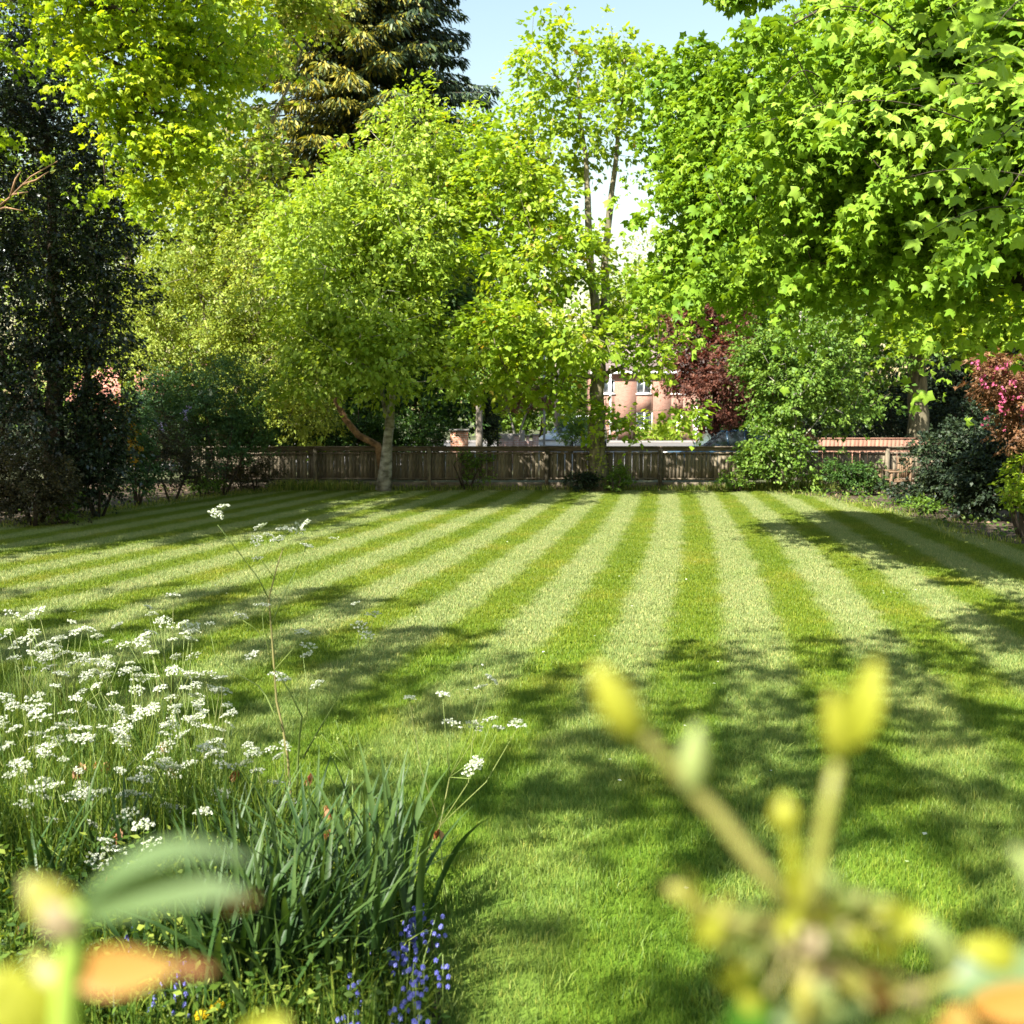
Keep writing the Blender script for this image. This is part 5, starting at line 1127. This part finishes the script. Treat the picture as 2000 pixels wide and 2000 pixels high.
GRP = 'cow parsley plants in the dense white drift'
for i, (um, Y) in enumerate(plants):
    r = np.random.default_rng(900 + i); mx = np.mean([u[0] for u in um])
    U = [P(px + r.normal() * 3, py, Y + r.normal() * .07) for px, py in um]
    U += [P(px + r.normal() * 26, py + 10 + abs(r.normal()) * 30, Y + r.normal() * .1) for px, py in um[:3]]
    U += [P(px + r.normal() * 20, py + 25 + abs(r.normal()) * 45, Y + r.normal() * .1) for px, py in um[:2]]
    parsley('white cow parsley ' + PLAB[i], (gx(mx, Y) + r.normal() * .05, Y, 0), U, 950 + i, group=GRP)
parsley('thin cow parsley leaning out to the right over the shaded lawn', (gx(790, 4.9), 4.9, 0), [P(px, py, 5.0 + .05 * (i % 3)) for i, (px, py) in enumerate([(865, 1365), (880, 1420), (925, 1424), (958, 1412), (972, 1430), (1010, 1422), (955, 1335), (940, 1348), (800, 1370), (930, 1492), (925, 1508)])], 990, fork=.62, rstem=.0038)
t = thing('cow_parsley', 'green budded cow parsley without open flowers right of the tall one', 'cow parsley', (gx(680, 5), 5.0, 0))
mb = MB(); b = np.array(t.location); mb.tube([b, P(690, 1600, 5), P(688, 1500, 5)], [.005, .004, .003], k=6, a=.3); rr = np.random.default_rng(4); sd = MB()
for i in range(12):
    e = P(685 + rr.normal() * 32, 1450 + rr.normal() * 26, 5.0 + rr.normal() * .04); mb.tube([P(688, 1505, 5), e], .0012, k=4, a=.3); m = 22; place(sd, T_OV, e + rr.normal(size=(m, 3)) * .012, rr.normal(size=(m, 3)), rr.normal(size=(m, 3)), .009, .5 + .5 * rr.random(m), 1.5)
ctr(mb, b).build('stems', L['stemg'], t); ctr(sd, b).build('seed_heads', L['under'], t)

# iris clumps
def blade_mesh(seed, l=.74, w=.019):
    r = np.random.default_rng(seed); n = 9; t_ = np.linspace(0, 1, n); bend = .06 + .25 * r.random() * (1 if r.random() < .75 else 2.2)
    x = l * bend * t_ ** 2.2 * 1.3; z = l * t_ * (1 - .35 * bend * t_ ** 2); ww = w * np.minimum(1, (1 - t_) * 2.6 + .02) * (.75 + .5 * np.sin(t_ * 2.2)) / 2
    V = np.zeros((n, 3, 3)); V[:, 0] = np.stack([x, -ww, z], 1); V[:, 1] = np.stack([x + ww * .35, 0 * x, z], 1); V[:, 2] = np.stack([x, ww, z], 1)
    i = np.arange(n - 1)[:, None] * 3; mb = MB(); mb.add(V.reshape(-1, 3), np.concatenate([i + np.array([[0, 1, 4, 3]]), i + np.array([[1, 2, 5, 4]])]), a=np.tile(.25 + .3 * r.random() + .4 * t_[:-1], 2))
    return mb.mesh('blade', L['iris'])
BL = [blade_mesh(i) for i in range(9)]
iris = [(430, 2010, 26, 'at the bottom right of the dandelions', 1.0), (500, 2060, 28, 'cut by the bottom edge of the photo left of centre', 1.05), (555, 2010, 34, 'at the bottom edge centre of the bed', 1.0), (640, 1990, 32, 'beside the bluebells at the bottom', 1.0), (700, 1900, 30, 'with tallest blades leaning over the lawn edge', 1.08), (480, 1960, 28, 'left of the dark central clump', .95), (745, 1845, 14, 'overhanging the bluebells', .95), (610, 1880, 30, 'behind the central clump', 1.0), (420, 1900, 20, 'behind the upturned rusty leaf', .9), (330, 1960, 16, 'low in the bed left of the dandelions', .85), (480, 1780, 16, 'thin and upright in the middle of the bed', .8), (240, 1780, 16, 'among the cow parsley stems', .85), (90, 1850, 16, 'at the left edge under the blurred leaf', .85), (350, 1740, 14, 'between cow parsley and the blurred leaf', .8), (620, 1760, 16, 'below the withered orange flowers', .85)]
rr = np.random.default_rng(17)
for (px, py, k, where, sc) in iris:
    g = G(px, py); t = thing('iris_clump', 'sword leaved iris clump ' + where, 'iris', tuple(g))
    for i in range(int(k * 1.5)):
        o = bpy.data.objects.new('blade', BL[rr.integers(9)]); COL.objects.link(o); o.parent = t
        o.location = (rr.normal() * .085, rr.normal() * .08, -.01); s = sc * (.7 + .5 * rr.random()); o.scale = (s, s, s)
        o.rotation_euler = (rr.normal() * .11, rr.normal() * .10 + .03, rr.random() * 6.28)
# withered orange flowers
wf = [(158, 1490), (195, 1480), (150, 1500), (210, 1490), (237, 1620), (608, 1510), (635, 1575), (650, 1580), (735, 1572), (768, 1605), (858, 1622), (632, 1630), (650, 1620), (573, 1670), (507, 1690), (508, 1740), (640, 1672), (315, 1450), (465, 1505), (35, 1810), (335, 1500), (215, 1700)]
def wither_mesh(seed):
    r = np.random.default_rng(seed); mb = MB(); m = 8
    C = np.stack([r.normal(size=m) * .004, r.normal(size=m) * .004, .004 + 0 * r.random(m)], 1); D = np.array([.5, 0, -1.]) + r.normal(size=(m, 3)) * .25
    place(mb, T_NARROW, C, D, r.normal(size=(m, 3)), .055 + .016 * r.random(m), r.random(m), 1.3); return mb.mesh('withered_flower', L['orange_dead'])
WM = [wither_mesh(i) for i in range(4)]
for i, (px, py) in enumerate(wf):
    Y = float(np.interp(py, [1450, 1620, 1810], [5.6, 4.75, 4.2])); e = P(px, py, Y - .12); b = np.array([e[0] + .03 * rr.normal(), Y - .12 + .03 * rr.normal(), 0])
    t = thing('withered_daffodil', 'withered orange brown flower head drooping on a thin stem in the bed', 'dead flower', tuple(b), 'withered orange flower heads in the bed')
    mb = MB(); mb.tube([b, (b + e) / 2, e], [.0035, .003, .0022], k=5, a=.4); ctr(mb, b).build('stem', L['stemg'], t)
    o = bpy.data.objects.new('flower', WM[i % 4]); COL.objects.link(o); o.parent = t; o.location = tuple(e - b); o.rotation_euler = (0, 0, rr.random() * 6.28)
# bluebells
def bell_mesh(seed):
    r = np.random.default_rng(seed); mb = MB(); m = 8
    for i in range(m):
        u = i / m; c = np.array([.023 * math.cos(i * 2.3), .023 * math.sin(i * 2.3), -.012 - .10 * u + .0]) + np.append(r.normal(size=2) * .003, 0)
        n = 6; an = np.arange(n) * 1.047; D = np.stack([np.cos(an) * .55, np.sin(an) * .55, -np.ones(n)], 1); place(mb, T_OV, np.tile(c, (n, 1)), D, np.stack([np.cos(an), np.sin(an), 0 * an + .3], 1), .020, r.random(n) * .6 + .3 * r.random(), 1.0)
    return mb.mesh('bells', L['bluebell'])
BM = [bell_mesh(i) for i in range(4)]
bb = [(822, 1765), (795, 1800), (818, 1798), (806, 1815), (790, 1812), (825, 1815), (785, 1850), (775, 1862), (800, 1852), (853, 1797), (732, 1832), (828, 1880), (865, 1878), (808, 1895), (806, 1918), (812, 1935), (690, 1912), (770, 1965), (690, 1980), (680, 1992), (820, 1990), (710, 1800), (340, 1870), (360, 1890), (250, 1815), (310, 1920), (505, 1725), (350, 1930)]
for i, (px, py) in enumerate(bb):
    Y = float(G(px, py)[1]) * (.86 + .03 * rr.random()); e = P(px, py - 14, Y); b = np.array([e[0] + .03 * rr.normal(), Y + .05 * rr.normal(), 0])
    right = px > 600
    t = thing('bluebell', 'violet blue bluebell spike at the right edge of the bed beside the lawn' if right else 'pale bluebell spike half hidden low in the left of the bed', 'bluebell', tuple(b), 'bluebells along the bed edge' if right else 'bluebells low in the bed')
    mb = MB(); mb.tube([b, (b + e) / 2, e], [.003, .0026, .0018], k=5, a=.3); ctr(mb, b).build('stem', L['stemg'], t)
    o = bpy.data.objects.new('bells', BM[i % 4]); COL.objects.link(o); o.parent = t; o.location = tuple(e - b); o.rotation_euler = (rr.normal() * .15, rr.normal() * .15, rr.random() * 6.28)
# dandelions
for (px, py, lbl) in ((425, 1965, 'yellow dandelion with a larger tilted head at the bottom of the bed'), (394, 1985, 'smaller yellow dandelion left of the larger one')):
    e = P(px, py, 3.42); b = np.array([e[0], 3.42, 0]); t = thing('dandelion', lbl, 'dandelion', tuple(b)); mb = MB(); mb.tube([b, e], .002, k=5); ctr(mb, b).build('stem', L['stemg'], t)
    mb = MB(); m = 60; an = rr.random(m) * 6.28; el = rr.random(m) * .9; D = np.stack([np.cos(an) * np.cos(el), np.sin(an) * np.cos(el) - .3, np.sin(el)], 1); place(mb, T_NARROW, np.tile(e - b, (m, 1)), D, np.array([0, -.3, 1.]) + rr.normal(size=(m, 3)) * .2, .026, rr.random(m), 1.3); mb.build('flower_head', L['dandelion'], t)

# ------------------------------------------------------------------ NEAR SHOOTS (out of focus)
def leafM(name, c1, c2, tr=.4, rough=.4):
    return leafmat(name, [(0, c1), (1, c2)], tr, rough)
FM = {'lime': leafM("shoot_lime", (0.27, 0.275, 0.02), (0.36, 0.36, 0.045)), 'stem': leafM("shoot_stem", (0.22, 0.23, 0.04), (0.30, 0.26, 0.09), .2), 'stem_g': leafM("shoot_stem_green", (0.26, 0.36, 0.05), (0.30, 0.40, 0.08), .2), 'pale': leafM("shoot_pale", (0.26, 0.31, 0.09), (0.34, 0.39, 0.15)),
      'grey': leafM("shoot_grey_green", (0.10, 0.16, 0.05), (0.20, 0.27, 0.13)), 'orange': leafM("shoot_orange", (0.42, 0.19, 0.04), (0.50, 0.30, 0.09)), 'rust': leafM("shoot_rust", (0.20, 0.09, 0.03), (0.30, 0.14, 0.06)), 'pink': leafM("shoot_pink", (0.32, 0.24, 0.15), (0.42, 0.34, 0.22)), 'dkgreen': leafM("shoot_dark_green", (0.05, 0.16, 0.02), (0.12, 0.26, 0.03)), 'gold': leafM("shoot_gold", (0.28, 0.27, 0.05), (0.36, 0.33, 0.08))}
def leaf3(A, B, width, nrm=(0, -1, .6), curl=.12, ends=None):
    """a real blade from A to B, n segments, folded along its midrib; returns MB"""
    A, B = np.array(A, float), np.array(B, float); n = 11; t_ = np.linspace(0, 1, n); d = B - A; l = np.linalg.norm(d); d = d / l
    nn = np.array(nrm, float); nn -= nn @ d * d; nn /= np.linalg.norm(nn); s = np.cross(nn, d)
    w = width / 2 * np.sin(math.pi * np.clip(t_ * .93 + .04, 0, 1)) ** .75 * (1 - .35 * t_) * 1.25
    c = A + d * (t_ * l)[:, None] + nn * (curl * l * np.sin(math.pi * t_))[:, None]
    V = np.stack([c - s * w[:, None] + nn * (w * .25)[:, None], c, c + s * w[:, None] + nn * (w * .25)[:, None]], 1)
    i = np.arange(n - 1)[:, None] * 3; mb = MB(); mb.add(V.reshape(-1, 3), np.concatenate([i + np.array([[0, 1, 4, 3]]), i + np.array([[1, 2, 5, 4]])]), a=np.tile(t_[:-1], 2)); return mb
def bud(A, B, w):
    A, B = np.array(A, float), np.array(B, float); t_ = np.linspace(0, 1, 9); mb = MB(); r = w / 2 * np.sin(math.pi * np.clip(t_ * .88 + .1, 0, 1)) ** .8 * (1.1 - .35 * t_)
    mb.tube(A + (B - A) * t_[:, None], np.maximum(r, .0006), k=10, a=.5); return mb
s45 = 0.45
def fs(px, Y): return px / F * Y
def shootR():
    Y = .36; base = P(1570, 2000, Y) * np.array([1, 1, 0]); t = thing('budding_shoot', 'blurred yellow green budding shoot rising close to the camera at the right', 'shoot', tuple(base))
    def add(mb, nm, m): ctr(mb, base).build(nm, FM[m], t, smooth=True)
    hub = (1565, 1800)
    m = MB(); m.tube([base, P(1590, 2400, Y + .02), P(1585, 2000, Y), P(*hub, Y)], [.006, .0042, .0035, .0027], k=10, a=.8); add(m, 'stem', 'stem')
    m = MB(); m.tube([P(*hub, Y), P(1480, 1690, Y), P(1400, 1590, Y), P(1330, 1520, Y), P(1270, 1450, Y - .01), P(1225, 1405, Y - .01)], [.0028, .0030, .0027, .0025, .0025, .0023], k=10, a=.6); add(m, 'stem', 'stem')
    m = MB(); m.tube([P(*hub, Y), P(1590, 1720, Y), P(1612, 1600, Y), P(1635, 1490, Y)], [.0028, .0027, .0025, .0022], k=10, a=.2); add(m, 'stem', 'stem')
    m = MB(); m.tube([P(*hub, Y), P(1556, 1740, Y), P(1548, 1660, Y), P(1540, 1600, Y)], [.0033, .0030, .0025, .0015], k=8, a=.1); add(m, 'stem', 'lime')
    add(bud(P(1245, 1440, Y - .01), P(1158, 1290, Y - .01), fs(85, Y)), 'bud', 'lime'); add(bud(P(1345, 1545, Y), P(1365, 1410, Y), fs(66, Y)), 'bud', 'pale'); add(bud(P(1640, 1480, Y), P(1622, 1340, Y), fs(52, Y)), 'bud', 'lime')
    add(leaf3(P(1650, 1460, Y), P(1712, 1285, Y), fs(70, Y)), 'leaf', 'lime'); add(bud(P(1538, 1622, Y), P(1530, 1550, Y), fs(64, Y)), 'bud', 'lime')
    r = random.Random(3)
    cl = [(1400, 1790, 'gold'), (1350, 1760, 'gold'), (1370, 1830, 'lime'), (1420, 1850, 'pale'), (1440, 1900, 'lime'), (1480, 1850, 'pale'), (1500, 1940, 'lime'), (1560, 1960, 'gold'), (1600, 1760, 'lime'), (1640, 1740, 'pale'), (1690, 1750, 'pale'), (1720, 1790, 'pale'), (1740, 1760, 'lime'), (1700, 1840, 'lime'), (1650, 1850, 'pale'), (1600, 1840, 'pale'), (1760, 1820, 'lime'), (1640, 1900, 'pink'), (1590, 1870, 'pink'), (1560, 1850, 'pink'), (1690, 1920, 'gold'), (1620, 1950, 'pale'), (1530, 1800, 'lime'), (1460, 1950, 'lime'), (1420, 1800, 'pale'), (1700, 1960, 'rust'), (1780, 1920, 'pink'), (1550, 1990, 'grey'), (1640, 1990, 'grey'), (1740, 1990, 'pale'), (1800, 1960, 'pale')]
    for (px, py, c) in cl:
        for k in range(3):
            a = P(px + r.uniform(-12, 12), py + r.uniform(-8, 18), Y + r.uniform(-.02, .02)); an = r.uniform(0, 6.28); l = r.uniform(34, 62)
            b = P(px + l * math.cos(an), py + l * math.sin(an), Y + r.uniform(-.02, .02)); add(leaf3(a, b, fs(r.uniform(22, 36), Y), nrm=(r.uniform(-.5, .5), -1, r.uniform(0, .8))), 'leaf', c)
    tw = MB()
    for (px, py, c) in cl: tw.tube([P(*hub, Y + .01), P((hub[0] + px) / 2, (hub[1] + py) / 2 + 12, Y + .012), P(px, py, Y)], .0011, k=5, a=.6)
    add(tw, 'twigs', 'stem')
    add(leaf3(P(1860, 1900, Y), P(1795, 1790, Y), fs(52, Y)), 'leaf', 'pale'); add(leaf3(P(1990, 1870, Y), P(1875, 1848, Y), fs(60, Y)), 'leaf', 'lime'); add(leaf3(P(2060, 1800, Y), P(1975, 1650, Y), fs(60, Y)), 'leaf', 'pale')
    m = MB(); m.tube([P(1600, 1990, Y), P(1720, 1960, Y), P(1870, 1910, Y), P(2010, 1900, Y), P(2090, 1780, Y)], .0016, k=6, a=.3); add(m, 'twig', 'stem')
    add(leaf3(P(1420, 2060, Y), P(1470, 1900, Y), fs(90, Y), nrm=(.3, -1, .3)), 'leaf', 'dkgreen'); add(leaf3(P(1640, 2060, Y), P(1500, 1980, Y), fs(90, Y)), 'leaf', 'grey')
    add(leaf3(P(1830, 1930, Y), P(2080, 1890, Y), fs(100, Y), nrm=(0, -.8, 1)), 'leaf', 'grey'); add(leaf3(P(1900, 1960, Y - .01), P(2090, 1940, Y - .01), fs(80, Y), nrm=(0, -1, .2)), 'leaf', 'orange'); add(leaf3(P(1850, 2060, Y - .01), P(1870, 1960, Y - .01), fs(90, Y), nrm=(0, -1, .2)), 'leaf', 'orange')
def shootL():
    Y = .355; base = P(130, 2000, Y) * np.array([1, 1, 0]); t = thing('leafy_shoot', 'blurred young leafy shoot with one orange leaf close to the camera at the left', 'shoot', tuple(base))
    def add(mb, nm, m): ctr(mb, base).build(nm, FM[m], t, smooth=True)
    m = MB(); m.tube([base, P(120, 2400, Y), P(128, 2000, Y), P(138, 1880, Y), P(150, 1760, Y)], [.008, .006, .005, .0046, .0029], k=10, a=.4); add(m, 'stem', 'stem_g')
    add(leaf3(P(140, 1790, Y), P(480, 1745, Y + .01), fs(100, Y), nrm=(0, -.55, 1), curl=.10), 'leaf', 'grey'); add(leaf3(P(160, 1760, Y), P(500, 1682, Y + .02), fs(72, Y), nrm=(.1, -.3, 1), curl=.20), 'leaf', 'grey')
    add(leaf3(P(150, 1800, Y), P(48, 1715, Y), fs(85, Y), nrm=(0, -1, .4)), 'leaf', 'gold'); add(leaf3(P(140, 1830, Y - .005), P(90, 1760, Y - .005), fs(60, Y), nrm=(0, -1, .4)), 'leaf', 'pink')
    add(leaf3(P(130, 1900, Y), P(345, 1888, Y + .005), fs(90, Y), nrm=(0, -1, .35), curl=.05), 'leaf', 'orange'); add(leaf3(P(320, 1882, Y + .005), P(420, 1895, Y + .006), fs(34, Y), nrm=(0, -1, .35), curl=.03), 'leaf_tip', 'rust')
    add(leaf3(P(430, 1775, Y + .012), P(500, 1755, Y + .012), fs(40, Y), nrm=(0, -.6, 1), curl=.0), 'leaf_tip', 'rust'); add(leaf3(P(130, 2040, Y), P(-60, 1890, Y), fs(120, Y), nrm=(.3, -1, .4)), 'leaf', 'lime'); add(leaf3(P(20, 2080, Y), P(30, 1880, Y), fs(110, Y), nrm=(.3, -1, .4)), 'leaf', 'lime')
    add(leaf3(P(140, 1960, Y), P(60, 1860, Y + .01), fs(50, Y), nrm=(.3, -1, .4)), 'leaf', 'gold'); add(leaf3(P(480, 2060, Y), P(560, 1985, Y), fs(90, Y), nrm=(0, -1, .4)), 'leaf', 'lime')
shootR(); shootL()
